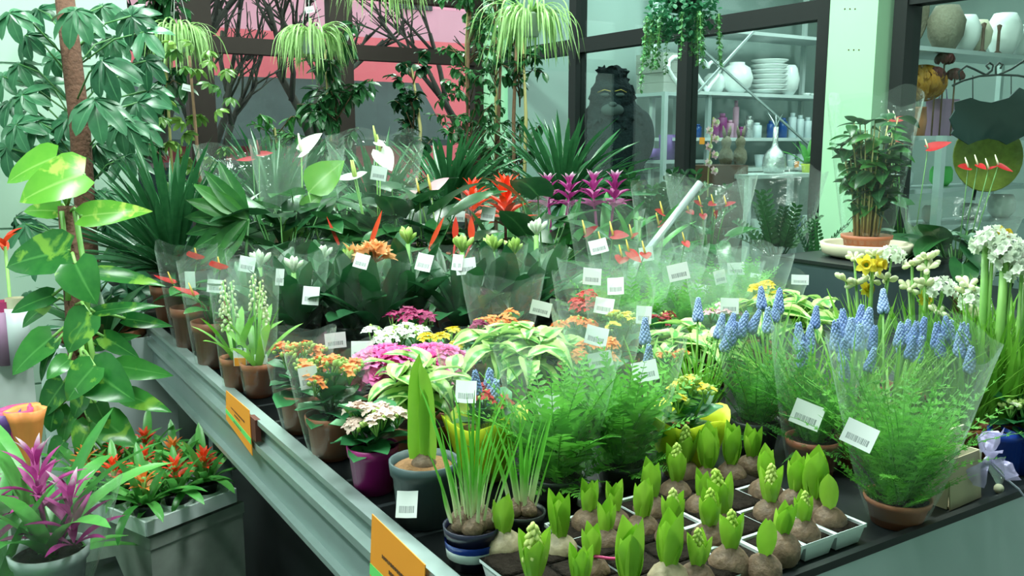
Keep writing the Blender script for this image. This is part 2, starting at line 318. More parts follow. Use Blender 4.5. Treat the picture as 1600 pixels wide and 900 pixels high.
def PM(base=(0, 0, 0), az=0, el=0, roll=0, s=1):
    return Matrix.Translation(Vector(base)) @ Matrix.Rotation(az, 4, 'Z') @ Matrix.Rotation(el, 4, 'X') @ Matrix.Rotation(roll, 4, 'Y') @ Matrix.Scale(s, 4)
def FM(base, tip, nrm, s=1):                # y axis from base to tip, z axis near nrm
    y = (Vector(tip) - Vector(base)).normalized(); x = y.cross(Vector(nrm)).normalized(); z = x.cross(y)
    m = Matrix((x, y, z)).transposed().to_4x4(); return Matrix.Translation(Vector(base)) @ m @ Matrix.Scale(s, 4)
_cache = {}
def cm(key, fn):
    if key not in _cache: _cache[key] = fn()
    return _cache[key]
def leafmesh(mat, L, Wd, shape, bend, fold=.15, n=8, **kw):
    key = (mat, round(L, 3), round(Wd, 3), shape, round(bend, 2), fold, n, tuple(sorted(kw.items())))
    return cm(key, lambda: B().add(leaf(L, Wd, shape, bend, fold, n, **kw)).mesh('leaf', mat))
def OB(name, me, parent=None, m=None, label=None):
    o = bpy.data.objects.new(name, me); COL.objects.link(o)
    if name in ('foliage', 'twigs', 'trailing_leaves', 'vines', 'petioles', 'stems', 'branches', 'print', 'flower_ball'): o['kind'] = 'stuff'
    if parent is not None: o.parent = parent
    if m is not None: o.matrix_basis = m
    if label: o['label'] = label
    return o
def tag(o, label, cat, group=None, kind=None):
    if label: o['label'] = label
    if cat: o['category'] = cat
    if group: o['group'] = group
    if kind: o['kind'] = kind
    return o
def thing(name, label, cat, loc, group=None, rz=0):
    o = bpy.data.objects.new(name, None); o.empty_display_size = .05; COL.objects.link(o); o.location = Vector(loc); o.rotation_euler = (0, 0, rz)
    return tag(o, label, cat, group)
def one(name, label, cat, me, loc=(0, 0, 0), group=None, rz=0):
    o = OB(name, me); o.location = Vector(loc); o.rotation_euler = (0, 0, rz); return tag(o, label, cat, group)
def struct(name, me, loc=(0, 0, 0), parent=None):
    o = OB(name, me, parent)
    o.location = Vector(loc)
    if parent is None: o['kind'] = 'structure'
    return o
def V(*a): return Vector(a[0]) if len(a) == 1 else Vector(a)
Z = Vector((0, 0, 1))

# ------------------------------------------------------------------ shared plant parts
def pot(root, r, h, mat='terra', soil='soil', taper=.76, fill=.86):
    me = cm(('pot', r, h, mat, taper), lambda: B().add(lathe([(r * taper, 0), (r * .93, h * .78), (r * 1.0, h * .79), (r * 1.04, h), (r * .97, h), (r * .90, h * .8)], 22)).mesh('pot', mat))
    o = OB('pot', me, root)
    so = cm(('soil', r, soil), lambda: B().add(lathe([(r * .95, 0), (r * .8, .004), (r * .5, .007), (r * .2, .003), (1e-4, .006)], 16, .04)).mesh('soil', soil))
    OB('soil', so, root, Matrix.Translation((0, 0, h * fill)))
    return o
def sleeve(root, rb, rt_, h, z0=.02, mat='film', seed=0, lean=(0, 0), name='plastic_sleeve'):
    rr = random.Random(seed * 7 + 3); n = 36; m = 7; v = []; f = []; uv = []
    ph = rr.uniform(0, 6.28); p2 = rr.uniform(0, 6.28)
    for j in range(m + 1):
        t = j / m
        for i in range(n):
            a = 2 * math.pi * i / n
            r = (rb + (rt_ - rb) * t ** .85) * (1 + t * (.05 * math.sin(2 * a + ph) + .03 * math.sin(7 * a + p2) + .012 * math.sin(13 * a)))
            z = z0 + h * t + (t > .99) * h * (.05 * math.sin(2 * a + p2) + .02 * math.sin(5 * a + ph))
            v.append((r * math.cos(a) + lean[0] * t, r * math.sin(a) + lean[1] * t, z)); uv.append((i / n, t))
    for j in range(m):
        for i in range(n): k = (i + 1) % n; f.append((j * n + i, j * n + k, (j + 1) * n + k, (j + 1) * n + i))
    return OB(name, B().add(Tm(v, f, uv)).mesh('sleeve', mat), root)
def price(root, px, py, D, w=.042, h=.034, name='price_label', rot=None, mat='label'):
    """a paper label stuck on the film, at the pixel and depth of its plant"""
    p = Vector(at(px, py, D)) - root.location; R.seed(px * 7 + py)
    nrm = (Vector(CAM) - Vector(at(px, py, D))).normalized(); nrm = (nrm + V(rs(-.25, .25), rs(-.25, .25), rs(-.1, .3))).normalized()
    u = Z - nrm * nrm.dot(Z); u.normalize(); u = Matrix.Rotation(rs(-.3, .3) if rot is None else rot, 3, nrm) @ u
    x = u.cross(nrm); mm = Matrix((x, u, nrm)).transposed().to_4x4()
    me = cm(('price', w, h, mat), lambda: B().add(Tm([(a * w / 2, b * h / 2, .004 * a * a - .003 + c) for c in (0, .0008) for b in (-1, 1) for a in (-1, 0, 1)],
        [(6, 7, 10, 9), (7, 8, 11, 10), (3, 4, 1, 0), (4, 5, 2, 1)], [((a + 1) / 2, (b + 1) / 2) for c in (0, 1) for b in (-1, 1) for a in (-1, 0, 1)])).mesh('price_label', mat))
    return OB(name, me, root, Matrix.Translation(p) @ mm)
def TD(px, py, D):                          # root position below a point seen at (px, py), and its height above the table
    p = at(px, py, D); return (p[0], p[1], TOP), p[2] - TOP

# ------------------------------------------------------------------ plants
def florets(mat, rad, n, fs, seed, buds=.3, dome=.6):
    def mk():
        rr = random.Random(seed); b = B()
        pt = leaf(fs, fs * .7, 'round', .3, .1, 3); bd = ball(fs * .42, 5, 3, 1.4)
        for i in range(n):
            t = (i + .5) / n; a = i * 2.4; r = rad * math.sqrt(t); p = V(r * math.cos(a), r * math.sin(a), rad * dome * (1 - t) + rr.uniform(-.12, .12) * rad)
            tilt = PM(p, a - math.pi / 2, -.9 * t + rr.uniform(-.3, .3))
            if rr.random() < buds: b.add(bd, tilt, 1)
            else:
                for k in range(4): b.add(pt, tilt @ PM((0, 0, 0), k * math.pi / 2 + i, .25), 0)
        for i in range(5):
            a = i * 1.256; b.add(tube([(0, 0, -rad * 1.3), (rad * .55 * math.cos(a), rad * .55 * math.sin(a), 0)], fs * .13, 4), None, 2)
        return b.mesh('flower_cluster', mat, 'f_bud', 'stem')
    return cm(('flor', mat, rad, n, fs, seed, buds), mk)
def kalanchoe(label, loc, fcol, h=.22, n=7, spread=.065, potm='terra', r=.055, ph=.10, slv=None, nleaf=18, buds=.3, group=None, seed=1, crad=.024, slm='film', wrap=None):
    R.seed(seed); root = thing('kalanchoe', label, 'flower', loc, group)
    pot(root, r, ph, potm)
    for i in range(nleaf):
        a = i * 2.4; t = i / nleaf; el = .1 + .9 * t
        OB('leaf', leafmesh('g_kal', .075, .052, 'round', .5, .12, 5, wave=.05), root, PM((.012 * math.cos(a), .012 * math.sin(a), ph * .9 + (h - ph) * .55 * t), a, el, rs(-.3, .3), rs(.75, 1.15)))
    for i in range(n):
        a = i * 2.4 + seed; rr_ = spread * math.sqrt((i + .4) / n)
        p = V(rr_ * math.cos(a), rr_ * math.sin(a), h - rr_ * .5 + rs(-.012, .012))
        OB('flower_cluster', florets(fcol, crad, 15, .011, seed % 3 + 5, buds), root, Matrix.Translation(p) @ Matrix.Rotation(rs(0, 6), 4, 'Z') @ Matrix.Rotation(rs(-.3, .3), 4, 'X'))
    st = B()
    for i in range(4): a = i * 1.6; st.add(tube([(0, 0, ph * .85), (.02 * math.cos(a), .02 * math.sin(a), h * .7), (.04 * math.cos(a), .04 * math.sin(a), h * .93)], [.004, .003, .002], 5))
    OB('stem', st.mesh('stem', 'stemd'), root)
    if wrap: paperwrap(root, wrap, r, ph)
    if slv: sleeve(root, r * .9, slv[0], slv[1], .01, slm, seed)
    return root
def paperwrap(root, mat, r, ph, top=.08, h=.125):
    n = 28; v = []; f = []
    for j in range(5):
        t = j / 4
        for i in range(n):
            a = 2 * math.pi * i / n; rr_ = (r * .85 + (top - r * .85) * t) * (1 + .05 * t * math.cos(4 * a + .6)); v.append((rr_ * math.cos(a), rr_ * math.sin(a), .004 + h * t * (.93 + .07 * math.cos(4 * a + .6))))
    for j in range(4):
        for i in range(n): k = (i + 1) % n; f.append((j * n + i, j * n + k, (j + 1) * n + k, (j + 1) * n + i))
    o = OB('paper_wrap', B().add(Tm(v, f)).mesh('paper_wrap', mat), root); md = o.modifiers.new('thick', 'SOLIDIFY'); md.thickness = .001; return o
def frondmesh(mat, L, Wd, pairs, bend, fluffy=False, seed=0):
    def mk():
        rr = random.Random(seed); b = B(); n = pairs; pts = []
        y = z = 0.0
        lf = leaf(1, .40, 'lance', .25, .1, 3); pin = leaf(1, .30, 'lance', .2, .05, 2)
        for i in range(n + 1):
            t = i / n; pa = -bend * t
            if i: y += L / n * math.cos(pa); z += L / n * math.sin(pa)
            pts.append((0, y, z))
            prof = math.sin(math.pi * min(1, (.12 + .88 * t) ** .7)) * .9 + .1
            if t > .05:
                for s in (-1, 1):
                    wl = Wd / 2 * prof * rr.uniform(.85, 1.1)
                    m = Matrix.Translation((0, y, z)) @ Matrix.Rotation(pa, 4, 'X') @ Matrix.Rotation(s * -1.05 + rr.uniform(-.12, .12), 4, 'Z') @ Matrix.Rotation(rr.uniform(-.15, .35), 4, 'X') @ Matrix.Scale(max(wl, .004), 4)
                    if fluffy:
                        for k in range(5):
                            for q in (-1, 1): b.add(pin, m @ Matrix.Translation((0, .12 + k * .18, 0)) @ Matrix.Rotation(q * .8, 4, 'Z') @ Matrix.Rotation(rr.uniform(-.5, .6), 4, 'X') @ Matrix.Scale(.42 - .05 * k, 4))
                        b.add(pin, m)
                    else: b.add(lf, m)
        b.add(tube(pts[::max(1, n // 6)], [.0016, .0014, .0012, .001, .0008, .0006, .0005, .0004, .0004][:len(pts[::max(1, n // 6)])], 4))
        return b.mesh('frond', mat)
    return cm(('frond', mat, L, Wd, pairs, bend, fluffy, seed), mk)
def fern(label, loc, h=.26, n=24, r=.05, ph=.09, slv=(.11, .30), mat='g_fern', fluffy=False, potm='terra', group=None, seed=1, width=.055, spread=.35, slm='film', pairs=16, skirt=((.25, .95), (.32, .55))):
    R.seed(seed); root = thing('potted_fern', label, 'fern', loc, group); pot(root, r, ph, potm)
    for i in range(n):
        a = i * 2.4 + rs(-.3, .3); t = (i + .5) / n; k = i % 3
        me = frondmesh(mat, h - ph * .7, width, pairs, (.5, .9, .25)[k], fluffy, k)
        OB('frond', me, root, PM((.022 * t * -math.sin(a), .022 * t * math.cos(a), ph * .8), a, 1.5 - spread * 1.6 * t + rs(-.12, .12), rs(-.18, .18), rs(.72, 1.08)))
    for i in range(n // 2):                                     # short fronds around the pot rim
        a = i * 2.4 + .7; me = frondmesh(mat, h - ph * .7, width, pairs, .25, fluffy, i % 3)
        OB('frond', me, root, PM((-.03 * math.sin(a), .03 * math.cos(a), ph * .75), a, rs(*skirt[0]), rs(-.6, .6), rs(*skirt[1])))
    if slv: sleeve(root, r * .92, slv[0], slv[1], .015, slm, seed)
    return root
def racemesh(mat='f_blue', L=.05, r=.0098, seed=0):
    def mk():
        rr = random.Random(seed); b = B(); bd = ball(.0042, 6, 4, 1.25); n = 75
        for i in range(n):
            t = i / n; a = i * 2.4; q = r * (1 - .8 * t) ** .7 * (.75 + .25 * min(1, t * 8)); b.add(bd, PM((q * math.cos(a), q * math.sin(a), L * t + rr.uniform(-.001, .001)), a - 1.57, -.5 + t, 0, 1.05 - .55 * t))
        b.add(tube([(0, 0, -.002), (0, 0, L)], [.0025, .0015], 5), None, 1)
        return b.mesh('flower_spike', mat, 'stem')
    return cm(('race', mat, L, r, seed), mk)
def blades(n, hmin, hmax, r0, spread, w, mat, seed, bend=(.3, 1.1), az0=0, fold=.12, seg=6, shape='grass'):
    rr = random.Random(seed); b = B()
    for i in range(n):
        a = rr.uniform(0, 6.28); q = r0 * math.sqrt(rr.random()); L = rr.uniform(hmin, hmax)
        b.add(leaf(L, w * rr.uniform(.75, 1.15), shape, rr.uniform(*bend), fold, seg, twist=rr.uniform(-.6, .6)), PM((-q * math.sin(a), q * math.cos(a), 0), a, math.pi / 2 - rr.random() * spread, rr.uniform(-.4, .4)))
    return b.mesh('foliage', mat)
def muscari(label, loc, spikes, h=.2, nb=46, r=.045, ph=.07, potm='terra', slv=None, group=None, seed=1, slm='film', spread=.5, pale=False):
    R.seed(seed); root = thing('grape_hyacinth', label, 'flower', loc, group); pot(root, r, ph, potm)
    OB('foliage', blades(nb, .12, h - ph + .03, r * .75, spread, .0065, 'g_grass', seed), root, Matrix.Translation((0, 0, ph * .85)))
    for (dx, dy, dz) in spikes:             # spike tops relative to the root
        b0 = V(dx * .3, dy * .3, ph * .85); tp = V(dx, dy, dz); d = (tp - b0).normalized()
        st = OB('flower_stem', B().add(tube([b0, b0.lerp(tp, .5) + V(0, 0, .004), tp], [.0028, .0024, .002], 5)).mesh('flower_stem', 'stem'), root)
        OB('flower_spike', racemesh(seed=R.randrange(3)), st, Matrix.Translation(tp - d * .045) @ d.to_track_quat('Z', 'Y').to_matrix().to_4x4() @ Matrix.Scale(rs(.9, 1.15), 4))
    if slv: sleeve(root, r * .9, slv[0], slv[1], .01, slm, seed)
    return root
def bulbmesh(k):
    def mk():
        pr = [(.010, -.022), (.022, -.018), (.028, -.006), (.0275, .006), (.021, .016), (.012, .023), (.007, .029), (1e-4, .030)]
        return B().add(lathe(pr, 16, .035, k)).mesh('bulb', 'bulbw' if k == 2 else 'bulb')
    return cm(('bulb', k), mk)
def hyacinth(label, x, y, h, kind='g', lean=(0, 0), bulb=0, nl=5, seed=0, z=TOP + .026, dark=False):
    R.seed(seed * 13 + 5); root = thing('hyacinth', label, 'hyacinth', (x, y, z), 'hyacinth bulbs sprouting in the white cell trays')
    OB('bulb', bulbmesh(bulb), root, Matrix.Translation((0, 0, .006)) @ Matrix.Rotation(rs(0, 6), 4, 'Z') @ Matrix.Rotation(rs(-.15, .15), 4, 'X') @ Matrix.Scale(rs(.9, 1.08), 4))
    ax = V(lean[0], lean[1], 1).normalized().to_track_quat('Z', 'Y').to_matrix().to_4x4()
    base = Matrix.Translation((0, 0, .028)) @ ax
    if kind == 'b':
        def bud():
            b = B(); bd = ball(.0058, 6, 4, 1.7)
            for i in range(30):
                t = i / 30; a = i * 2.4; q = .0105 * (1 - .7 * t); b.add(bd, PM((q * math.cos(a), q * math.sin(a), .046 * t), a - 1.57, .9, 0, 1 - .35 * t))
            return b.mesh('flower_bud', 'f_hyabud')
        OB('flower_bud', cm('hyabud', bud), root, base @ Matrix.Translation((0, 0, h * .42)) @ Matrix.Scale(h / .085, 4))
    a0 = rs(0, 6)
    for i in range(nl):
        a = a0 + i * 6.283 / nl + rs(-.2, .2); s = (1.03, .86, .98, .72, .9)[i % 5] * rs(.95, 1.03) * (.9 if kind == 'b' else 1)
        me = leafmesh('g_hya', .085, .042, 'hya', -.48, .40, 7, start=-.17)
        OB('leaf', me, root, base @ PM((-.0105 * math.sin(a), .0105 * math.cos(a), 0), a, 1.43 - (.10 if kind == 'b' else 0) + rs(-.05, .05), 0, s * h / .085))
    return root
def strap_fan(root, n, L, Wd, mat, z, shape='strap', el=(.5, 1.45), bend=(.4, 1.2), r0=.012, seed=0, fan=None, name='leaf', tips=8, fold=.12):
    R.seed(seed)
    for i in range(n):
        t = (i + .5) / n; a = (i * 2.4 if fan is None else fan + (0 if i % 2 else math.pi) + rs(-.45, .45)) + rs(-.2, .2)
        bd = bend[0] + (bend[1] - bend[0]) * (round((1 - t) * 3) / 3)
        OB(name, leafmesh(mat, L, Wd, shape, bd, fold, tips), root, PM((-r0 * math.sin(a), r0 * math.cos(a), z), a, el[0] + (el[1] - el[0]) * t + rs(-.08, .08), rs(-.25, .25), rs(.8, 1.08)))
def clivia(label, loc, h, flower='bud', slv=(.10, .30), seed=1, group='clivias in clear sleeves', L=.26, n=15, fan=None, Wd=.06, fdx=(0, 0)):
    root = thing('clivia', label, 'flower', loc, group); pot(root, .06, .1, 'black')
    strap_fan(root, n, L, Wd, 'g_clivia', .09, 'blunt', (.75, 1.5), (.25, 1.0), .015, seed, fan)
    if flower:
        R.seed(seed + 50); tp = V(fdx[0], fdx[1], h - .03)
        OB('flower_stem', B().add(tube([(0, 0, .08), tp * .6 + V(0, 0, .01), tp], [.009, .008, .007], 8)).mesh('flower_stem', 'stem'), root)
        for i in range(9):
            a = i * 2.4; t = i / 9; el = (1.45 - 1.15 * t) if flower == 'open' else 1.5 - .75 * t
            if flower == 'open' or (flower == 'half' and i in (2, 7)):
                def fl():
                    b = B()
                    for k in range(6): b.add(leaf(.052, .022, 'lance', .55, .2, 5, start=.0), PM((0, 0, 0), k * 1.047, 1.12))
                    b.add(tube([(0, 0, -.02), (0, 0, .006)], [.002, .006], 5)); return b.mesh('flower', 'f_peach')
                OB('flower', cm('clivfl', fl), root, Matrix.Translation(tp) @ PM((0, 0, 0), a, el - math.pi / 2) @ Matrix.Translation((0, 0, .022)))
            else:
                bm_ = cm(('clivbud', flower == 'cream'), lambda: B().add(lathe([(.0025, 0), (.004, .02), (.007, .034), (.0065, .046), (1e-4, .054)], 8)).mesh('bud', 'f_white' if flower == 'cream' else 'f_bud'))
                OB('bud', bm_, root, Matrix.Translation(tp) @ PM((0, 0, 0), a, el - math.pi / 2, 0, rs(.75, 1.05)))
    if slv: sleeve(root, .052, slv[0], slv[1], .01, 'film', seed)
    return root
def bracts(root, mat, base, L, Wd, n, tip=None, seed=0, tiers=3, H=.10, mat2=None):
    R.seed(seed); i = 0
    for k in range(tiers):
        for j in range(n):
            a = j * 6.283 / n + k * .7 + rs(-.15, .15); t = k / max(1, tiers - 1)
            OB('bract', leafmesh(mat2 if (mat2 and k == tiers - 1) else mat, L, Wd, 'lance', .55, .25, 6), root, PM(V(base) + V(-.006 * math.sin(a), .006 * math.cos(a), H * t), a, .55 + .75 * t + rs(-.12, .12), 0, (1 - .35 * t) * rs(.9, 1.1)))
def guzmania(label, loc, fcol, h=.45, nl=20, L=.30, Wd=.032, lm='g_guzd', bL=.075, bW=.024, potm='terra', r=.055, ph=.1, slv=None, group=None, seed=1, mat2=None, tiers=4, H=.1, spikes=((0, 0),), el=(.35, 1.35), stem='f_red', nbr=6):
    root = thing('guzmania', label, 'bromeliad', loc, group)
    if r: pot(root, r, ph, potm)
    strap_fan(root, nl, L, Wd, lm, ph * .9, 'strap', el, (.5, 1.5), .012, seed)
    for k, sp in enumerate(spikes):
        dx, dy = sp[:2]; dz = sp[2] if len(sp) > 2 else 0
        OB('flower_stem', B().add(tube([(dx * .2, dy * .2, ph * .9), (dx, dy, h + dz - H)], [.006, .006], 6)).mesh('flower_stem', stem), root)
        bracts(root, fcol, (dx, dy, h + dz - H - bL * .6), bL, bW, nbr, seed=seed + k, tiers=tiers, H=H, mat2=mat2)
    if slv: sleeve(root, r * .9, slv[0], slv[1], .01, 'film', seed)
    return root
def spathemesh(mat, L=.09, Wd=.075, bend=-.5):
    return leafmesh(mat, L, Wd, 'heart', bend, .16, 8, lobe=.16)
def anth_flower(root, p0, p1, mat, spad, az, el=.35, s=1.0, roll=0, slen=.055):
    p0 = V(*p0); p1 = V(*p1)
    st = OB('flower_stem', B().add(tube([p0, p0.lerp(p1, .55) + V(0, 0, .02), p1], [.003, .0026, .0022] if mat in ('f_white', 'f_rose') else [.0022, .002, .0018], 6)).mesh('flower_stem', 'stem' if mat in ('f_white', 'f_rose') else 'stemd'), root)
    if isinstance(az, Vector):
        OB('spathe', leafmesh(mat, 1.0, el, 'heart', -.35, .14, 8, lobe=.14), st, FM(p1, p1 + az, V(-fw[0] * .8, -fw[1] * .8, .75), az.length)); az, el = 0, 0
    else: OB('spathe', spathemesh(mat), st, PM(p1, az, el, roll, s))
    OB('spadix', cm(('spx', spad, slen), lambda: B().add(tube([(0, 0, 0), (0, .004, slen * .5), (0, .008, slen)], [.0048, .0044, .0022], 7)).mesh('spadix', spad)), st, PM(p1, az, -.25 + el * .3, 0, s))
def anth_leaves(root, n, z0, h, mat='g_anth', L=.15, Wd=.105, seed=1, spread=.10, el=(-.7, .5)):
    R.seed(seed)
    for i in range(n):
        a = i * 2.4 + rs(-.3, .3); q = spread * math.sqrt((i + .5) / n); zz = z0 + (h - z0) * rs(.45, 1.0) * (1 - .4 * i / n); p = V(-q * math.sin(a), q * math.cos(a), zz)
        st = OB('leaf', leafmesh(mat, L, Wd, 'heart', .5, .12, 8, lobe=.2, wave=.02), root, PM(p, a, rs(*el), rs(-.35, .35), rs(.75, 1.1)))
        OB('petiole', B().add(tube([(0, 0, z0), (p.x * .5, p.y * .5, (z0 + zz) / 2 + .02), p], [.0032, .0028, .0024], 5)).mesh('petiole', 'stemd'), root)
def anthurium(label, loc, fl, fmat='f_white', spad='f_spadix', nl=9, h=.35, lm='g_anth', L=.15, slv=None, group=None, seed=1, potm='terra', r=.06, ph=.11, spread=.1, slm='film', s=1.0):
    root = thing('anthurium', label, 'flower', loc, group); pot(root, r, ph, potm)
    anth_leaves(root, nl, ph * .9, h, lm, L, L * .7, seed, spread)
    for (dx, dy, dz, az, el) in fl: anth_flower(root, (dx * .2, dy * .2, ph * .9), (dx, dy, dz), fmat, spad, az, el, s)
    if slv: sleeve(root, r * .9, slv[0], slv[1], .01, slm, seed)
    return root
def dracaena(label, loc, h, nb, L, Wd, r=.07, ph=.13, trunk=0, seed=1, mat='g_drac', group=None, potm='terra', slv=None, spread=1.5, bend=(.2, .9), name='dracaena'):
    root = thing(name, label, 'foliage plant', loc, group); pot(root, r, ph, potm)
    OB('foliage', blades(nb, L * .7, L, .02, spread, Wd, mat, seed, bend, shape='strap', fold=.15), root, Matrix.Translation((0, 0, ph * .9 + trunk)))
    if trunk: OB('trunk', B().add(tube([(0, 0, ph * .8), (0, 0, ph + trunk)], [.014, .012], 8)).mesh('trunk', 'bark'), root)
    if slv: sleeve(root, r * .9, slv[0], slv[1], .01, 'film', seed)
    return root
def variegated(label, loc, h, n=46, spread=.12, L=.10, Wd=.045, seed=1, potm='terra', group='variegated foliage plants on the table', r=.06, ph=.1):
    R.seed(seed); root = thing('variegated_plant', label, 'foliage plant', loc, group); pot(root, r, ph, potm)
    st = B(); ns = 8
    for k in range(ns):
        a = k * 2.4; q = spread * .62 * math.sqrt((k + .3) / ns); hh = h - .03 - q * .35; st.add(tube([(0, 0, ph * .85), (q * .6 * math.cos(a), q * .6 * math.sin(a), hh * .6), (q * math.cos(a), q * math.sin(a), hh)], [.004, .003, .002], 5))
        m = n // ns
        for j in range(m):
            t = 1 - .55 * j / m; b = a + j * 2.4; p = V(q * t * math.cos(a), q * t * math.sin(a), ph + (hh - ph) * t)
            OB('leaf', leafmesh('g_var', L, Wd, 'ovate', (.7, 1.1, 1.5)[j % 3], .16, 7, wave=.05), root, PM(p, b, rs(.1, .65), rs(-.4, .4), rs(.7, 1.1)))
    OB('stem', st.mesh('stem', 'stemd'), root)
    return root

# ------------------------------------------------------------------ the setting
XR, YB = 4.0, 6.58
zt1 = ony(640, 87, YB)[2]; ztop = ony(640, 5, YB)[2]; ztr = onx(915, 71, XR)[2]
struct('floor', B().add(box(13, 10.2, .1, (3.2, 1.7, -.05))).mesh('floor', 'floor', smooth=False))
struct('ceiling', B().add(box(11.6, 8.4, .1, (3.15, 2.45, CEIL + .05))).mesh('ceiling', 'ceiling', smooth=False))
b = B(); b.add(box(2.75, .12, CEIL, (-.62, 4.44, CEIL / 2))); b.add(box(.12, 2.2, CEIL, (.50, 5.55, CEIL / 2)))
wl = struct('wall_left', b.mesh('wall', 'mintw', smooth=False))
for k in range(9):                                              # cladding boards of the pale wall
    OB('cladding_board', cm('clad', lambda: B().add(box(2.75, .012, .335)).mesh('cladding_board', 'mintw', smooth=False)), wl, Matrix.Translation((-.62, 4.375, .19 + k * .345)))
struct('wall_far', B().add(box(4.9, .12, CEIL, (6.45, 6.62, CEIL / 2))).mesh('wall', 'roomwall', smooth=False))
struct('wall_right', B().add(box(.12, 5.6, CEIL, (8.85, 3.9, CEIL / 2))).mesh('wall', 'roomwall', smooth=False))
struct('wall_front', B().add(box(11.6, .12, CEIL, (3.15, -1.66, CEIL / 2))).mesh('wall', 'mintw', smooth=False))
struct('wall_side', B().add(box(.12, 6.1, CEIL, (-2.56, 1.4, CEIL / 2))).mesh('wall', 'mintw', smooth=False))
struct('wall_back', B().add(box(4.2, .14, .5, (1.9, YB, .25))).mesh('wall', 'mintw', smooth=False))
def win(name, mid, bars, panes, fm='frame'):
    w = bpy.data.objects.new(name, None); COL.objects.link(w); w['kind'] = 'structure'; w.location = mid
    for (c, s) in bars:
        OB('window_frame', B().add(box(*s)).mesh('window_frame', fm, smooth=False), w, Matrix.Translation(V(*c) - w.location))
    for (c, s) in panes:
        OB('window_pane', B().add(box(*s)).mesh('window_pane', 'glass', smooth=False), w, Matrix.Translation(V(*c) - w.location))
    return w
xs = [.56, 1.58, 2.62, 3.86]
for k in range(3):
    a, c = xs[k], xs[k + 1]; m = (a + c) / 2; w = c - a
    bars = [((a + .045, YB, 1.9), (.09, .10, 2.8)), ((c - .045, YB, 1.9), (.09, .10, 2.8)), ((m, YB, zt1), (w - .18, .10, .11)), ((m, YB, ztop + .10), (w - .18, .10, .2)), ((m, YB, .55), (w - .18, .10, .1))]
    panes = [((m, YB, (zt1 + .6) / 2), (w - .18, .012, zt1 - .66)), ((m, YB, (zt1 + ztop) / 2), (w - .18, .012, ztop - zt1 - .06))]
    win('window_%d' % (k + 1), (m, YB, .5), bars, panes, 'brownframe')
ys = [5.39, 4.23, 3.17]
pr = [6.52] + ys
for k in range(3):
    a, c = pr[k + 1], pr[k]; m = (a + c) / 2; w = c - a
    bars = [((XR, a + .04, 1.65), (.10, .085, 3.3)), ((XR, m + .04, ztr), (.09, w - .085, .10)), ((XR, m + .04, .3), (.09, w - .085, .6))]
    panes = [((XR, m + .04, (ztr + .55) / 2), (.012, w - .085, ztr - .65)), ((XR, m + .04, (ztr + CEIL) / 2), (.012, w - .085, CEIL - ztr - .1))]
    win('window_%d' % (k + 4), (XR, m, 0), bars, panes)
m = (2.76 + .9) / 2; zr = onx(1450, 6, XR)[2]
win('window_7', (XR, m, 0), [((XR, 2.76, 1.65), (.12, .07, 3.3)), ((XR, m, zr + .06), (.10, 1.8, .12)), ((XR, m, .25), (.09, 1.8, .5)), ((XR, .92, 1.65), (.1, .07, 3.3))],
    [((XR, m, (zr + .5) / 2), (.012, 1.8, zr - .5)), ((XR, m, (zr + CEIL) / 2 + .06), (.012, 1.8, CEIL - zr - .12))])
p = struct('trim_1', B().add(box(.14, .28, CEIL, (XR - .05, 2.98, CEIL / 2))).mesh('pillar', 'mint', smooth=False))
struct('trim_2', B().add(box(.18, .10, CEIL, (XR - .06, YB - .09, CEIL / 2))).mesh('pillar', 'mint', smooth=False))
for k, (q, r_) in enumerate([((1328, 14), 4), ((1334, 78), 3)]):
    for j in range(3):
        pp = onx(q[0] + (j - 1) * 8, q[1], XR - .121); OB('screw_hole', cm('hole', lambda: B().add(lathe([(.004, 0), (.003, .002), (1e-4, .002)], 8)).mesh('screw_hole', 'rust')), p, Matrix.Translation(V(*pp)) @ Matrix.Rotation(-math.pi / 2, 4, 'Y'))
for (lx, ly), where in list(zip(LAMPS, ['near', 'middle', 'far', 'near', 'middle', 'far', 'near', 'rear'])) + list(zip(LAMPS2, ['near', 'far', 'side'])):
    side = 'added to brighten the pothos side' if lx < 0 else 'over the left part of the flower table' if lx < 2 else 'over the right part of the flower table' if lx < 4 else 'in the room behind the glass'
    t = thing('ceiling_light', 'white fluorescent ceiling light, the %s one %s' % (where, side), 'lamp', (lx, ly, CEIL), 'ceiling lights')
    OB('housing', cm('lh', lambda: B().add(box(.32, 1.32, .05, (0, 0, -.03))).mesh('housing', 'white', smooth=False)), t)
    for s in (-1, 1): OB('tube', cm('lt', lambda: B().add(tube([(0, -.6, 0), (0, .6, 0)], .014, 8)).mesh('tube', 'lamp')), t, Matrix.Translation((s * .07, 0, -.07)))

# outside, behind the back windows
struct('ground', B().add(box(40, 24, .1, (6, 18.8, -.25))).mesh('ground', 'asphalt', smooth=False))
t = thing('red_house', 'salmon red house front seen through the back windows', 'building', (4.6, 15, -.2))
OB('wall', B().add(box(12, .3, 3.4, (.6, 0, 1.7))).mesh('wall', 'redwall', smooth=False), t)
b = B().add(Tm([(-5.6, -1.1, 1.05), (0.2, -1.1, 1.05), (0.2, .1, 2.1), (-5.6, .1, 2.1), (-5.6, -1.1, .95), (.2, -1.1, .95), (.2, .1, .95), (-5.6, .1, .95)], [(0, 1, 2, 3), (0, 4, 5, 1), (1, 5, 6, 2), (3, 7, 4, 0)]))
OB('roof', b.mesh('roof', 'darkroof', smooth=False), t, Matrix.Translation((2.6, -.2, .6)))
t = thing('reflection_toned_house', 'tall pink house behind the red house, its rose tone standing for pane reflection', 'building', (6, 21, -.2))
OB('wall', B().add(box(26, .4, 9, (0, 0, 4.5))).mesh('wall', 'pinkreflect', smooth=False), t)
for k in range(5):
    o = OB('window', B().add(box(1.1, .1, 1.5, (0, -.22, 0))).mesh('window', 'darkroof', smooth=False), t, Matrix.Translation((-9 + k * 4.4, 0, 5.6)))
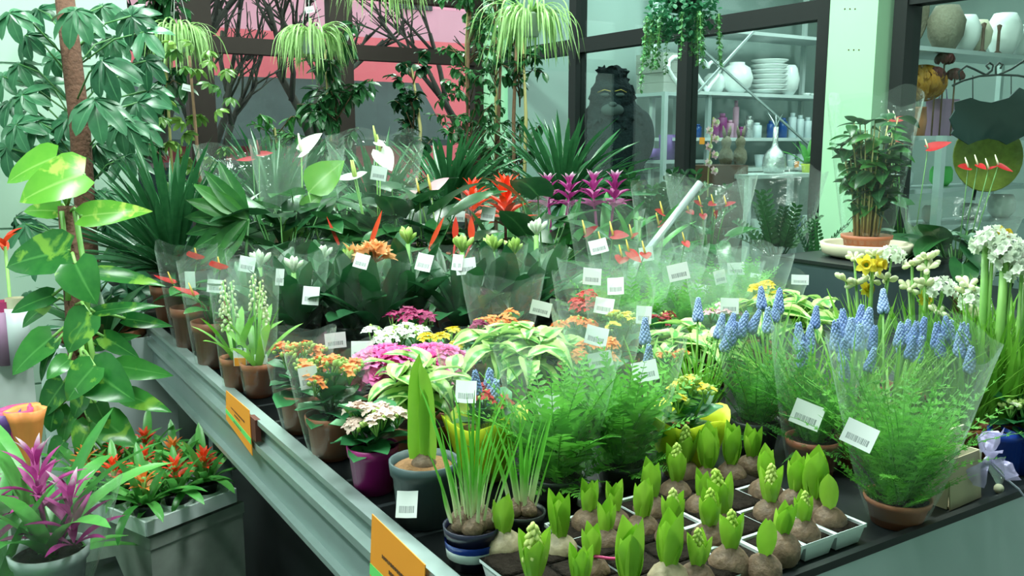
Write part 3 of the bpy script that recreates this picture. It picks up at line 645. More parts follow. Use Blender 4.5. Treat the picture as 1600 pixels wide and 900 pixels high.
def baretree(label, x, y, h, seed):
    rr = random.Random(seed); b = B(); root = thing('bare_tree', label, 'tree', (x, y, -.2), 'bare trees outside')
    def br(p, d, L, r, lv):
        q = p + d * L; mid = p.lerp(q, .5) + V(rr.uniform(-1, 1), rr.uniform(-1, 1), 0) * L * .06
        b.add(tube([p, mid, q], [r, r * .85, r * .7], 5 if lv < 2 else 4))
        if lv >= 5: return
        for k in range(3 if lv < 2 else 2 + (rr.random() < .5)):
            nd = (d + V(rr.uniform(-1, 1), rr.uniform(-1, 1), rr.uniform(-.3, .7)) * .62).normalized(); br(p.lerp(q, rr.uniform(.6, 1)), nd, L * rr.uniform(.62, .85), r * .6, lv + 1)
    br(V(0, 0, 0), V(0, 0, 1), h * .3, h * .022, 0); OB('branches', b.mesh('branches', 'darkbark'), root)
baretree('bare dark tree outside the leftmost back window', 2.1, 11.2, 5.5, 3)
baretree('bare branching tree outside the middle back window', 4.6, 12.6, 5.5, 5)
baretree('bare tree outside the back window beside the corner', 6.9, 11.5, 5.2, 8)
baretree('bare thin tree further off behind the middle back window', 3.1, 12.6, 4.6, 12)
def hedge(label, x0, x1, y, h, seed, n=900):
    rr = random.Random(seed); b = B(); lf = leaf(.16, .1, 'round', .4, .2, 3)
    for i in range(n): b.add(lf, PM((rr.uniform(x0, x1), y + rr.uniform(-.35, .35), rr.uniform(0, h) * rr.uniform(.75, 1)), rr.uniform(0, 6.3), rr.uniform(-.6, 1.2), rr.uniform(-1, 1)))
    root = thing('hedge', label, 'hedge', ((x0 + x1) / 2, y, -.2)); OB('foliage', b.mesh('foliage', 'g_ficus'), root, Matrix.Translation((-(x0 + x1) / 2, -y, 0)))
    OB('core', B().add(box(x1 - x0 - .1, .5, h * .8, (0, 0, h * .4))).mesh('core', 'darkroof'), root)
hedge('dark clipped hedge outside along the road', 4.4, 8.6, 9.2, 1.45, 4)
t = thing('parked_car', 'dark parked car outside the left back windows', 'car', (2.2, 9.4, -.2))
b = B(); prof = [(-1.9, .3), (-1.9, .75), (-1.2, .9), (-.7, 1.38), (.7, 1.42), (1.35, .95), (1.95, .8), (1.95, .3)]
v = [(x, -.8, z) for x, z in prof] + [(x, .8, z) for x, z in prof]; n = len(prof)
b.add(Tm(v, [tuple(range(n)), tuple(range(n, 2 * n))[::-1]] + [(i, i + n, (i + 1) % n + n, (i + 1) % n) for i in range(n)]))
OB('body', b.mesh('body', 'carpaint', smooth=False), t)
for x in (-1.2, 1.25):
    for s in (-1, 1): OB('wheel', cm('whl', lambda: B().add(tube([(0, -.1, 0), (0, .1, 0)], .32, 16)).mesh('wheel', 'black')), t, Matrix.Translation((x, s * .78, .32)))

# ------------------------------------------------------------------ the flower table
TX, TY = .57, .80; TX2, TY2 = 3.35, 4.45
t = thing('display_table', 'large flower display table with galvanised metal rim', 'table', (TX, TY, 0))
def tp_(name, tm, mat, sm=False): return OB(name, B().add(tm).mesh(name, mat, smooth=sm), t, Matrix.Translation((-TX, -TY, 0)))
LY = TY2 - TY; LX = TX2 - TX
tp_('table_top', box(LX, LY, .02, (TX + LX / 2, TY + LY / 2, TOP - .0115)), 'black')
n = 26
for k in range(n):                                              # slats of the table top along the left rim
    w = LY / n; OB('slat', cm('tslat', lambda: B().add(box(.30, w - .012, .004)).mesh('slat', 'metal2', smooth=False)), t, Matrix.Translation((.16, w * (k + .5), TOP - .0035)))
e = .012
tp_('rail', box(.030, LY + .05, e, (TX - .012, TY + LY / 2, TOP + .006)), 'metal')
tp_('rail', box(.008, LY + .05, .15, (TX - .006, TY + LY / 2, TOP - .075)), 'metal2')
b = B(); v = [(-.026, 0, .012), (-.006, 0, .020), (-.006, 0, -.02), (-.026, 0, -.004)]
b.add(Tm([(x + TX, y, z + TOP - .062) for y in (TY - .02, TY2 + .03) for x, _, z in v], [(0, 1, 5, 4), (1, 2, 6, 5), (2, 3, 7, 6), (3, 0, 4, 7), (3, 2, 1, 0), (4, 5, 6, 7)]))
OB('rail_ridge', b.mesh('rail_ridge', 'metal', smooth=False), t, Matrix.Translation((-TX, -TY, 0)))
tp_('rail', box(.022, LY + .05, .012, (TX - .016, TY + LY / 2, TOP - .155)), 'metal')
# front board: a sloping galvanised board under the black lip
tp_('lip', box(LX + .02, .012, .018, (TX + LX / 2, TY - .002, TOP + .002)), 'black')
b = B().add(Tm([(TX - .03, TY - .008, TOP - .002), (TX2, TY - .008, TOP - .002), (TX2, TY - .055, TOP - .125), (TX - .03, TY - .055, TOP - .125), (TX - .03, TY + .01, TOP - .002), (TX2, TY + .01, TOP - .002), (TX2, TY + .01, TOP - .125), (TX - .03, TY + .01, TOP - .125)],
    [(3, 2, 1, 0), (0, 1, 5, 4), (4, 5, 6, 7), (7, 6, 2, 3), (0, 4, 7, 3), (1, 2, 6, 5)]))
OB('front_board', b.mesh('front_board', 'metal2', smooth=False), t, Matrix.Translation((-TX, -TY, 0)))
tp_('lower_rail', box(LX, .03, .10, (TX + LX / 2, TY - .052, TOP - .185)), 'white')
for x in (TX + .06, TX2 - .06):
    for y in (TY + .06, (TY + TY2) / 2, TY2 - .06): tp_('leg', box(.05, .05, TOP - .02, (x, y, (TOP - .02) / 2)), 'metal2')
tp_('under_panel', box(.02, LY - .3, TOP - .2, (TX + .16, TY + LY / 2, (TOP - .2) / 2)), 'black')
# orange price signs hung on the left rail
def sign(label, q, X, group='orange signs on the rail'):
    P = [V(*onx(x, y, X)) for x, y in q]                        # top left, top right, bottom right, bottom left
    t = thing('price_sign', label, 'sign', tuple(P[3] * .5 + P[2] * .5), group); o = t.location
    def quad(a, b_, c, d, off, mat, nm, par=None):
        L = [p + V(-off, 0, 0) - o for p in (a, b_, c, d)]; bb = [p + V(.0015, 0, 0) for p in L]
        return OB(nm, B().add(Tm([tuple(x) for x in L + bb], [(0, 1, 2, 3), (7, 6, 5, 4), (0, 4, 5, 1), (1, 5, 6, 2), (2, 6, 7, 3), (3, 7, 4, 0)])).mesh(nm, mat, smooth=False), t)
    def uv(u, v): return P[0].lerp(P[1], u).lerp(P[3].lerp(P[2], u), v)
    quad(*P, 0, 'orange', 'card'); quad(uv(0, .62), uv(1, .62), uv(1, .76), uv(0, .76), .0008, 'greenstripe', 'stripe')
    rr = random.Random(3); bb = B()
    for (v0, u0, u1, hh) in ((.36, .24, .80, .05), (.47, .38, .60, .05), (.69, .34, .62, .045)):   # dark unreadable print
        u = u0
        while u < u1:
            w = rr.uniform(.015, .03); a = [uv(u, v0), uv(u + w, v0), uv(u + w, v0 + hh * rr.uniform(.7, 1)), uv(u, v0 + hh)]
            bb.add(Tm([tuple(p + V(-.0012, 0, 0) - o) for p in a], [(0, 1, 2, 3)])); u += w + .014
    OB('print', bb.mesh('print', 'ink', smooth=False), t)
    c = uv(1, .28) + V(.008, -.012, -.01) - o
    OB('clip', B().add(box(.012, .045, .05, tuple(c))).mesh('clip', 'rust', smooth=False), t)
sign('orange price sign with green stripe hung further along the left rail', [(353, 610), (389, 641), (394, 712), (353, 655)], TX - .034)
sign('orange price sign with green stripe at the bottom of the left rail', [(581, 803), (664, 883), (660, 1010), (577, 925)], TX - .034)

# ------------------------------------------------------------------ hyacinths in trays
pitch = .0705
def celltray(label, x0, y0, nx, ny):
    t = thing('cell_tray', label, 'tray', (x0, y0, TOP), 'white cell trays'); c = pitch / 2
    def mk():
        b = B(); r0, r1, hh = .027, .0338, .032
        def ring(r, z): return [(-r, -r, z), (r, -r, z), (r, r, z), (-r, r, z)]
        v = ring(r0, 0) + ring(r1, hh) + ring(pitch / 2 - .0005, hh) + ring(pitch / 2 - .0005, hh - .006) + ring(r1 - .002, hh - .002) 
        f = [(3, 2, 1, 0)]
        for k in range(4):
            j = (k + 1) % 4
            f += [(k, j, 4 + j, 4 + k), (4 + k, 4 + j, 8 + j, 8 + k), (8 + k, 8 + j, 12 + j, 12 + k), (4 + j, 4 + k, 16 + k, 16 + j)]
        return b.add(Tm(v, f)).mesh('cell', 'tray', smooth=False)
    for i in range(nx):
        for j in range(ny):
            mm = Matrix.Translation((i * pitch, j * pitch, 0)); OB('cell', cm('cell', mk), t, mm)
            big = (i * 7 + j * 5 + nx) % 6 < 5 and (i > 0 or nx < 4) and (j > 0 or nx < 4)
            OB('spilled_soil' if big else 'soil', cm('cellsoilb', lambda: B().add(lathe([(.0500, 0), (.035, .004), (.012, .002), (1e-4, .005)], 4, 0)).mesh('soil', 'soil')) if big else cm('cellsoil', lambda: B().add(lathe([(.0445, 0), (.03, .004), (.012, .002), (1e-4, .005)], 4, 0)).mesh('soil', 'soil')), t, mm @ Matrix.Translation((0, 0, .0318 if big else .026)) @ Matrix.Rotation(math.pi / 4, 4, 'Z'))
    return t
cx, cy = 1.139, .855
celltray('white cell tray of hyacinths nearest the fern with terracotta pot', cx - 3 * pitch, cy, 4, 4)
celltray('white cell tray of hyacinths in the middle of the three', cx - 5 * pitch - .004, cy - .012, 2, 4)
celltray('white cell tray of hyacinths nearest the chive-like sprouts', cx - 7 * pitch - .008, cy + .01, 2, 3)
HY = [ # base x, base y, top y, kind, bulb, lean, phrase
 (787, 832, 770, 'g', 2, 0, 'closed green hyacinth shoot on a pale bulb at the far left of the trays'),
 (833, 905, 812, 'b', 0, 0, 'hyacinth with pale bud showing at the bottom left corner of the trays'),
 (875, 837, 760, 'g', 2, 0, 'tall closed hyacinth shoot on a pale round bulb, second from the left'),
 (906, 908, 846, 'g', 0, 0, 'short hyacinth shoot cut by the lower picture edge, left of the pink string'),
 (925, 868, 815, 'g', 0, 0, 'hyacinth shoot just behind the short one beside the pink string'),
 (920, 797, 747, 'g', 0, 0, 'hyacinth shoot in the back row below the left fern'),
 (946, 826, 780, 'g', 1, 0, 'broad low hyacinth shoot in the second row below the ferns'),
 (960, 797, 750, 'g', 1, 0, 'dark green hyacinth shoot in the back row beneath the right fern'),
 (983, 908, 808, 'g', 0, 0, 'tall hyacinth shoot right of the pink string at the lower edge'),
 (1004, 806, 745, 'g', 0, 0, 'slim hyacinth shoot above the tall one right of the pink string'),
 (1017, 777, 715, 'g', 1, 0, 'slim hyacinth shoot in the back row, just left of the dark-tinged pair'),
 (1046, 883, 795, 'g', 2, 0, 'largest closed hyacinth shoot on an onion-like bulb at the lower edge'),
 (1050, 822, 760, 'b', 0, 0, 'hyacinth with open pale bud directly behind the largest shoot'),
 (1089, 880, 822, 'b', 1, 0, 'short hyacinth with cream bud right of the largest shoot'),
 (1056, 752, 690, 'b', 1, 0, 'dark-tinged hyacinth with a yellow bud in front of the yellow wrap'),
 (1070, 722, 662, 'b', 1, 0, 'dark-tinged hyacinth nearest the yellow wrap'),
 (1106, 730, 660, 'g', 0, 0, 'broad double hyacinth shoot right of the yellow wrap'),
 (1142, 725, 657, 'g', 1, 0, 'single upright hyacinth shoot in the back row, second from its right end'),
 (1174, 712, 662, 'g', 0, 0, 'small hyacinth shoot at the right end of the back row'),
 (1098, 775, 732, 'g', 1, 0, 'small hyacinth shoot half hidden in the middle of the trays'),
 (1108, 820, 760, 'b', 0, 0, 'hyacinth with green bud in the middle, left of the leaning one'),
 (1132, 800, 728, 'b', 0, -.25, 'leaning hyacinth with a flower head breaking out of the leaves'),
 (1141, 858, 793, 'b', 0, 0, 'hyacinth with cream bud at the front corner of the right tray'),
 (1197, 752, 697, 'g', 0, 0, 'hyacinth shoot behind the brightest yellow bud'),
 (1203, 783, 722, 'b', 0, 0, 'hyacinth with the brightest yellow bud, in the right tray'),
 (1221, 835, 780, 'g', 0, .15, 'hyacinth shoot leaning over the front rim of the right tray'),
 (1245, 768, 708, 'g', 1, 0, 'hyacinth shoot with spread leaves in the second row of the right tray'),
 (1256, 812, 765, 'b', 0, 0, 'hyacinth with bud and spread leaves on the front rim'),
 (1272, 780, 697, 'g', 0, 0, 'tallest thin hyacinth shoot at the back of the right tray'),
 (1296, 792, 735, 'g', 0, -.12, 'single-leaved hyacinth shoot at the right front corner of the trays'),
 (1195, 866, 805, 'g', 1, 0, 'thin twin-leaved hyacinth shoot in the front rim cell')]
for k, (bx, by, ty, kd, bl, ln, lab) in enumerate(HY):
    q = on(bx, by, TOP + .054); D = (q - CAM) @ fw; h = (by - ty) / F * D * 1.03
    hyacinth(lab, q[0], q[1], h, kd, (ln * rt[0], ln * rt[1]), bl, 2 if 'single-leaved' in lab or 'twin' in lab else 5, k)
q = on(940, 880, TOP + .05)
one('pink_string', 'magenta pink string lying between the hyacinth bulbs', 'string', B().add(tube([(-.02, .03, 0), (-.008, .012, .008), (.01, -.004, .006), (.035, -.012, .002)], .0022, 6)).mesh('string', 'magwrap'), q)

# ------------------------------------------------------------------ plants along the left rim
def onT(px, py): q = on(px, py, TOP); return (q[0], q[1], TOP)
# sprouting bulbs in a navy pot
R.seed(5); root = thing('sprouting_bulb_pot', 'navy pot of thin green bulb sprouts on white necks', 'potted bulbs', onT(738, 880))
pot(root, .042, .062, 'navy', 'soil', .8)
OB('pot_band', B().add(lathe([(.0385, .016), (.0402, .030)], 22)).mesh('band', 'tray'), root)
OB('pot_stripe', B().add(lathe([(.0403, .030), (.0415, .041)], 22)).mesh('band', 'bluepot'), root)
for i in range(9):
    a = i * 2.4; q = .027 * math.sqrt((i + .5) / 9); OB('bulb', bulbmesh(0), root, Matrix.Translation((q * math.cos(a), q * math.sin(a), .066)) @ Matrix.Scale(.55, 4))
for i in range(34):
    a = i * 2.4; t = i / 34; OB('sprout', leafmesh('g_chive', .20, .0075, 'grass', (.05, .2, .45)[i % 3], .25, 8), root, PM((-.034 * t * math.sin(a), .034 * t * math.cos(a), .07), a, 1.53 - .2 * t + rs(-.06, .06), rs(-1, 1), rs(.6, 1.05)))
OB('sprout', leafmesh('g_chive', .075, .014, 'grass', -.3, .3, 8), root, PM((-.035, .005, .07), 1.2, 1.25, 0, 1.0))
first = root.location
root = thing('sprouting_bulb_pot', 'small black pot of thin bulb sprouts between the navy pot and the ferns', 'potted bulbs', (first.x + .112, first.y + .035, TOP)); pot(root, .036, .045, 'black', 'soil', .8)
for i in range(5):
    a = i * 2.4; q = .022 * math.sqrt((i + .5) / 5); OB('bulb', bulbmesh(0), root, Matrix.Translation((q * math.cos(a), q * math.sin(a), .050)) @ Matrix.Scale(.5, 4))
for i in range(13):
    a = i * 2.4; t = i / 13; OB('sprout', leafmesh('g_chive', .17, .009, 'grass', (.05, .2, .4)[i % 3], .25, 8), root, PM((-.024 * t * math.sin(a), .024 * t * math.cos(a), .05), a, 1.52 - .22 * t + rs(-.05, .05), rs(-1, 1), rs(.65, 1.05)))
# amaryllis in the grey pot
root = thing('amaryllis', 'thick green amaryllis shoot in a slate grey pot of brown peat', 'potted plant', onT(664, 812)); pot(root, .056, .105, 'greypot', 'peat', .8, .88)
bl = OB('bulb', bulbmesh(1), root, Matrix.Translation((0, .0, .095)) @ Matrix.Scale(.75, 4))
for k, (dx, az, s, w) in enumerate([(-.013, .45, 1.0, .027), (.006, -.35, .93, .030), (-.002, .1, .70, .026)]):
    OB('leaf', leafmesh('g_ama', .185, w, 'strap', .12, .3, 8), root, PM((dx * rt[0], dx * rt[1] - .004 * k, .105), az - YAW + math.pi, 1.50 - .02 * k, 0, s))
price(root, 636, 788, (np.array(root.location) - CAM) @ fw - .070, .034, .042, 'pot_label', .05)
# magenta pot, pale pink kalanchoe
kalanchoe('pale pink kalanchoe in a magenta pot beside the rail', onT(584, 765), 'f_palepink', .155, 9, .05, 'magenta', .045, .085, None, 20, .25, seed=4, crad=.019)
# sleeved orange kalanchoes in terracotta
k1 = kalanchoe('orange kalanchoe in a sleeve beside the rail, nearer of two terracotta pots', onT(518, 713), 'f_orange', .20, 9, .06, 'terra', .048, .088, (.085, .22), 18, .35, 'orange kalanchoes by the rail', 6, .02)
k2 = kalanchoe('orange kalanchoe in a sleeve by the rail, behind the nearer one', onT(472, 672), 'f_orange', .19, 8, .055, 'terra', .046, .085, (.08, .21), 16, .35, 'orange kalanchoes by the rail', 9, .02)
price(k1, 482, 590, 1.72, .036, .042); price(k2, 524, 532, 1.95, .046, .034)
# small terracotta pots with orange and white care labels
for (px, py, lab, s) in ((372, 608, 'small terracotta pot with white budded stems and a round-eyed label, left one', 3), (405, 618, 'small terracotta pot with white budded stems and a round-eyed label, right one', 8)):
    root = thing('budding_plant', lab, 'potted plant', onT(px, py), 'small budded plants by the rail'); pot(root, .040, .085, 'terra'); R.seed(s)
    for k in range(3):
        a = rs(0, 6); tp = V(.03 * math.cos(a), .03 * math.sin(a), rs(.24, .30))
        st = OB('flower_stem', B().add(tube([(0, 0, .07), (tp.x * .4, tp.y * .4, .17), tp], [.004, .0035, .002], 5)).mesh('flower_stem', 'stem'), root)
        def bs():
            b = B(); bd = ball(.006, 6, 4, 1.4)
            for i in range(22): t = i / 22; q = .016 * (1 - .5 * t); b.add(bd, PM((q * math.cos(i * 2.4), q * math.sin(i * 2.4), .13 * t), i * 2.4 - 1.57, .3, 0, 1.1 - .5 * t))
            return b.mesh('bud_spike', 'f_cream')
        OB('bud_spike', cm('budspike', bs), st, Matrix.Translation(tp - V(0, 0, .09)) @ Matrix.Scale(.72, 4))
    strap_fan(root, 8, .16, .022, 'g_grass', .075, 'strap', (.8, 1.4), (.3, .8), .01, s)
    q = V(*at(px + 3, py - 50, 2.20)) - root.location
    ct = OB('care_label', B().add(box(.032, .002, .045, (0, 0, 0))).mesh('care_label', 'white', smooth=False), root, Matrix.Translation(q) @ Matrix.Rotation(-YAW, 4, 'Z'))
    OB('label_print', B().add(box(.028, .002, .020, (0, -.001, -.012))).mesh('label_print', 'orange', smooth=False), ct)
    OB('label_eye', B().add(Tm([(.011 * math.cos(a * .5236) * s_, 0, .011 * math.sin(a * .5236) * s_) for s_ in (1, .7) for a in range(12)], [(i, (i + 1) % 12, 12 + (i + 1) % 12, 12 + i) for i in range(12)])).mesh('label_eye', 'greypot'), ct, Matrix.Translation((0, -.002, .020)))
    sleeve(root, .036, .06, .30, .01, 'film', s)
# red anthuriums in brown pots at the far end of the rail
for (px, py, lab, s, tx, ty) in ((335, 572, 'red anthurium in a brown pot and sleeve at the far rail, nearer one', 3, 336, 447), (300, 545, 'red anthurium in a brown pot at the far rail beside the dracaena', 6, None, None)):
    root = anthurium(lab, onT(px, py), [(.03, .0, .27, 2.5, .3), (-.04, .02, .20, 1.0, .2), (.02, -.03, .13, 3.5, .3)], 'f_red', 'f_spadix', 6, .22, 'g_anth', .09, (.085, .30), 'red anthuriums by the rail', s, 'brownpot', .055, .13, .05, s=.7)
    if tx: price(root, tx, ty, 2.45, .042, .036)
    else: OB('plant_stake', B().add(box(.03, .003, .10)).mesh('plant_stake', 'white', smooth=False), root, Matrix.Translation((0, -.03, .19)) @ Matrix.Rotation(-YAW, 4, 'Z'))

# ------------------------------------------------------------------ front ferns, wraps, muscari
f1 = fern('bright green fern in a clear sleeve behind the hyacinths, left of two', onT(868, 782), .26, 30, .05, .05, (.105, .26), 'g_fern', False, 'black', 'front ferns', 2, .08, .24, pairs=18, skirt=((.0, 1.0), (.3, .5)))
f2 = fern('bright green fern in a clear sleeve behind the hyacinths, right of two', onT(972, 760), .26, 30, .05, .05, (.105, .27), 'g_fern', False, 'black', 'front ferns', 5, .08, .24, pairs=18, skirt=((.0, 1.0), (.3, .5)))
price(f1, 858, 632, 1.52); price(f2, 1008, 580, 1.58, .045, .036)
f3 = fern('dark green fern in a clear sleeve right of the yellow wrap', onT(1178, 705), .24, 34, .05, .07, (.085, .25), 'g_ferndk', True, 'black', 'right hand ferns', 7, .05, .25, pairs=12, skirt=((-.3, .9), (.3, .5)))
f4 = fern('dark green fern in a clear sleeve just left of the big fern', onT(1268, 738), .25, 36, .05, .07, (.09, .26), 'g_ferndk', True, 'brownpot', 'right hand ferns', 9, .05, .25, pairs=12, skirt=((-.2, .9), (.3, .45)))
price(f4, 1261, 648, 1.52, .05, .042, rot=-.35)
f5 = fern('big feathery fern in a wide clear sleeve and terracotta pot at the table front', onT(1400, 815), .275, 64, .052, .045, (.135, .30), 'g_fern', True, 'terra', 'right hand ferns', 12, .060, .26, pairs=14, skirt=((.65, 1.2), (.3, .5)))
price(f5, 1343, 680, 1.30, .046, .036, rot=-.3)
k = kalanchoe('red kalanchoe in a bright yellow paper wrap behind the bulb sprouts', onT(758, 745), 'f_red', .17, 5, .035, 'terra', .05, .09, (.095, .25), 12, .2, 'yellow wrapped kalanchoes', 21, .018, wrap='yellow')
price(k, 728, 612, 1.55, .036, .040)
k = kalanchoe('yellow budded kalanchoe in a bright yellow paper wrap left of the dark fern', onT(1072, 742), 'f_yellow', .18, 6, .045, 'terra', .05, .09, None, 12, .6, 'yellow wrapped kalanchoes', 23, .018, wrap='yellow')
def mus(label, px, py, D, tops, r=.045, potm='terra', nb=46, slv=None, seed=1, spread=.5, hh=None):
    """root under (px, py) at depth D; tops are pixels of the spike tips"""
    p = at(px, py, D); loc = (p[0], p[1], TOP); sp = []
    for (x, y, dd) in tops: q = at(x, y, D + dd); sp.append((q[0] - p[0], q[1] - p[1], q[2] - TOP))
    h = hh or (max([s[2] for s in sp]) if sp else p[2] - TOP)
    return muscari(label, loc, sp, h, nb, r, .07, potm, slv, 'grape hyacinths on the table', seed, spread=spread)
mus('pair of pale blue grape hyacinth spikes behind the yellow wrapped red kalanchoe', 755, 650, 1.66, [(742, 580, -.03), (765, 585, .0), (775, 602, -.03)], .04, 'terra', 10, None, 2)
mus('two pale blue grape hyacinth spikes between the ferns and variegated plants', 1010, 590, 1.85, [(1008, 502, 0), (1014, 542, -.05)], .04, 'terra', 12, None, 3)
mus('grassy grape hyacinth pot left of the big muscari group, spikes at its right', 1090, 590, 1.85, [(1091, 468, .05), (1129, 494, 0), (1147, 490, .03), (1141, 515, -.03), (1165, 495, .02), (1150, 505, .0), (1186, 488, .03)], .05, 'terra', 80, None, 4, .45, .22)
mus('blue grape hyacinths just right of the grassy pot', 1205, 560, 1.95, [(1189, 450, .05), (1218, 458, .05), (1200, 486, 0), (1213, 470, .02)], .045, 'terra', 36, None, 5)
mus('blue grape hyacinths in front of the variegated plant, left end of the right group', 1262, 575, 1.80, [(1248, 512, 0), (1266, 516, .0), (1276, 478, .05), (1254, 540, -.04)], .045, 'terra', 44, None, 6)
mus('dense blue grape hyacinths second in the right group', 1330, 560, 1.72, [(1306, 510, 0), (1317, 490, .03), (1330, 505, 0), (1346, 480, .04), (1358, 490, .0), (1318, 530, -.04), (1344, 510, -.02), (1368, 510, -.02), (1320, 560, -.05), (1366, 545, -.05)], .05, 'terra', 60, None, 7)
mus('blue grape hyacinths in the middle of the right group below the daffodils', 1395, 560, 1.75, [(1380, 455, .12), (1408, 505, 0), (1420, 500, .0), (1432, 505, -.03), (1445, 498, 0), (1428, 525, -.05), (1440, 530, -.05), (1415, 515, .02)], .05, 'terra', 60, None, 8)
mus('blue grape hyacinths right of the middle of the right group', 1478, 560, 1.78, [(1464, 510, 0), (1478, 496, .02), (1470, 522, -.03), (1486, 505, .03)], .045, 'terra', 50, None, 9)
mus('blue grape hyacinths at the right end of the right group', 1512, 570, 1.75, [(1504, 504, 0), (1500, 520, -.03), (1518, 546, -.05), (1510, 515, 0)], .045, 'terra', 60, None, 10)

# variegated plants
def var(label, px, py, D, **kw):
    loc, h = TD(px, py, D); return variegated(label, loc, h, **kw)
var('large variegated plant with cream-edged leaves in the middle of the table', 815, 488, 1.95, n=88, spread=.20, L=.105, Wd=.05, seed=3)
var('variegated plant in a terracotta pot behind the amaryllis shoot', 655, 540, 1.70, n=56, spread=.13, L=.095, Wd=.042, seed=5, ph=.09)
var('variegated plant left of the grassy muscari', 1085, 490, 2.1, n=64, spread=.16, L=.10, Wd=.045, seed=7)
var('variegated plant in front of the black crate', 1240, 442, 2.25, n=80, spread=.19, L=.10, Wd=.046, seed=9)

# pink azaleas
def azalea(label, px, py, D, n, spread, seed):
    R.seed(seed); loc, h = TD(px, py, D); root = thing('pink_azalea', label, 'flower', loc, 'pink azaleas'); pot(root, .055, .09, 'terra')
    def fl():
        b = B(); rr = random.Random(2)
        for ring_, (el, s) in enumerate(((.35, 1), (.9, .75), (1.25, .5))):
            for k_ in range(6): b.add(leaf(.030 * s, .024 * s, 'round', .5, .1, 4, wave=.12), PM((0, 0, 0), k_ * 1.047 + ring_ * .5, el + rr.uniform(-.15, .15)))
        return b.mesh('flower', 'f_pink')
    for i in range(n):
        t = (i + .5) / n; a = i * 2.4; q = spread * math.sqrt(t); p = V(q * math.cos(a), q * math.sin(a), h - .02 - spread * .75 * t * t); OB('flower', cm('azfl', fl), root, PM(p, a - 1.57, -.8 * t, 0, rs(.85, 1.2)))
    for i in range(22):
        a = i * 2.4; OB('leaf', leafmesh('g_kal', .05, .022, 'ellip', .4, .1, 5), root, PM((.03 * math.cos(a), .03 * math.sin(a), .1 + .05 * (i / 22)), a, .3 + rs(-.3, .3), 0, rs(.8, 1.2)))
azalea('bright pink azalea left of the amaryllis shoot', 603, 536, 1.85, 26, .075, 3)
azalea('bright pink azalea right of the amaryllis shoot', 675, 535, 1.93, 28, .085, 6)

# kalanchoes of the middle rows
def kal(label, px, py, D, col, n=6, spread=.05, slv=None, seed=1, crad=.022, buds=.25, tg=None, slm='film'):
    loc, h = TD(px, py, D); k = kalanchoe(label, loc, col, h, n, spread, 'terra', .05, .09, slv, 10, buds, 'kalanchoes in the middle rows', seed, crad, slm)
    for q in (tg or []): price(k, q[0], q[1], D - .09, *q[2:])
    return k
kal('white kalanchoe in a sleeve behind the pink azaleas', 622, 508, 2.15, 'f_white', 9, .065, None, 2, .026, .1, [(566, 548, .05, .045)])
kal('maroon kalanchoe behind the white one', 646, 488, 2.35, 'f_maroon', 6, .055, None, 3, .026, .0)
kal('yellow kalanchoe behind the right pink azalea', 692, 518, 2.1, 'f_yellow', 4, .05, None, 4, .02, .3)
kal('maroon kalanchoe in the middle row left of the orange one', 745, 505, 2.2, 'f_maroon', 4, .05, None, 5, .02, .1)
kal('orange kalanchoe behind the large variegated plant', 786, 494, 2.25, 'f_orange', 6, .06, (.10, .27), 6, .024, .1, [(845, 482, .05, .035)])
kal('red kalanchoe in a sleeve behind the large variegated plant', 918, 468, 2.35, 'f_red', 6, .05, (.10, .28), 7, .026, .0, [(944, 478, .048, .042), (962, 447, .042, .044)])
kal('orange kalanchoe to the right of the large variegated plant', 905, 497, 2.15, 'f_orange', 4, .05, None, 8, .02, .2)
kal('yellow kalanchoe right of the red one', 968, 492, 2.2, 'f_yellow', 5, .04, (.09, .25), 9, .02, .5, [(1006, 492, .036, .042)])
kal('orange kalanchoe in a hazy sleeve above the front ferns', 935, 535, 1.92, 'f_orange', 6, .055, (.10, .26), 10, .02, .3, [(932, 525, .046, .04), (938, 562, .05, .032)], 'milky')
kal('orange kalanchoe beside the two blue spikes', 1035, 545, 1.95, 'f_orange', 4, .045, None, 11, .018, .4)
kal('dark red kalanchoe behind the middle variegated plant', 1035, 488, 2.35, 'f_crimson', 3, .04, None, 12, .02, .2)
kal('pale yellow kalanchoe in a sleeve right of the middle variegated plant', 1195, 448, 2.35, 'f_yellow', 6, .05, (.10, .27), 13, .02, .3, [(1140, 478, .045, .04)])
kal('pale pink kalanchoe in a hazy sleeve behind the middle variegated plant', 1135, 478, 2.3, 'f_rose', 4, .04, (.10, .26), 14, .02, .2, None, 'milky')

# clivias in sleeves
def cli(label, px, py, D, fl, tg=None, **kw):
    loc, h = TD(px, py, D); c = clivia(label, loc, h, fl, seed=px, **kw)
    for q in (tg or []): price(c, q[0], q[1], D - .10, *q[2:])
    return c
cli('sleeved clivia with small white buds at the left end of the clivia row', 405, 402, 2.6, 'cream', [(386, 413, .044, .044)], L=.24)
cli('sleeved clivia with white buds and two price labels', 458, 410, 2.5, 'cream', [(437, 433, .022, .045), (486, 462, .044, .05)], L=.25)
cli('sleeved clivia with white bud tips behind the labelled one', 503, 392, 2.7, 'cream', None, L=.26)
cli('sleeved clivia with a half open orange flower beside the blooming one', 545, 398, 2.55, 'half', None, L=.25)
cli('sleeved clivia in full orange bloom', 585, 394, 2.5, 'open', [(565, 408, .04, .04)], L=.24)
cli('sleeved clivia with peach tipped bud beside the orange bloom', 637, 365, 2.6, 'bud', [(663, 410, .045, .05)], L=.26)
cli('sleeved clivia with two bud heads and a large label', 722, 378, 2.55, 'bud', [(728, 416, .055, .045), (715, 410, .03, .045)], L=.25)
cli('sleeved clivia with a round green bud right of the two headed one', 770, 378, 2.65, 'bud', None, L=.25)
cli('sleeved clivia with a small bud, second from the right of the row', 803, 382, 2.6, 'bud', None, L=.24)
cli('sleeved clivia with pale open buds at the right end of the row', 838, 352, 2.7, 'cream', [(782, 480, .05, .035)], L=.26)

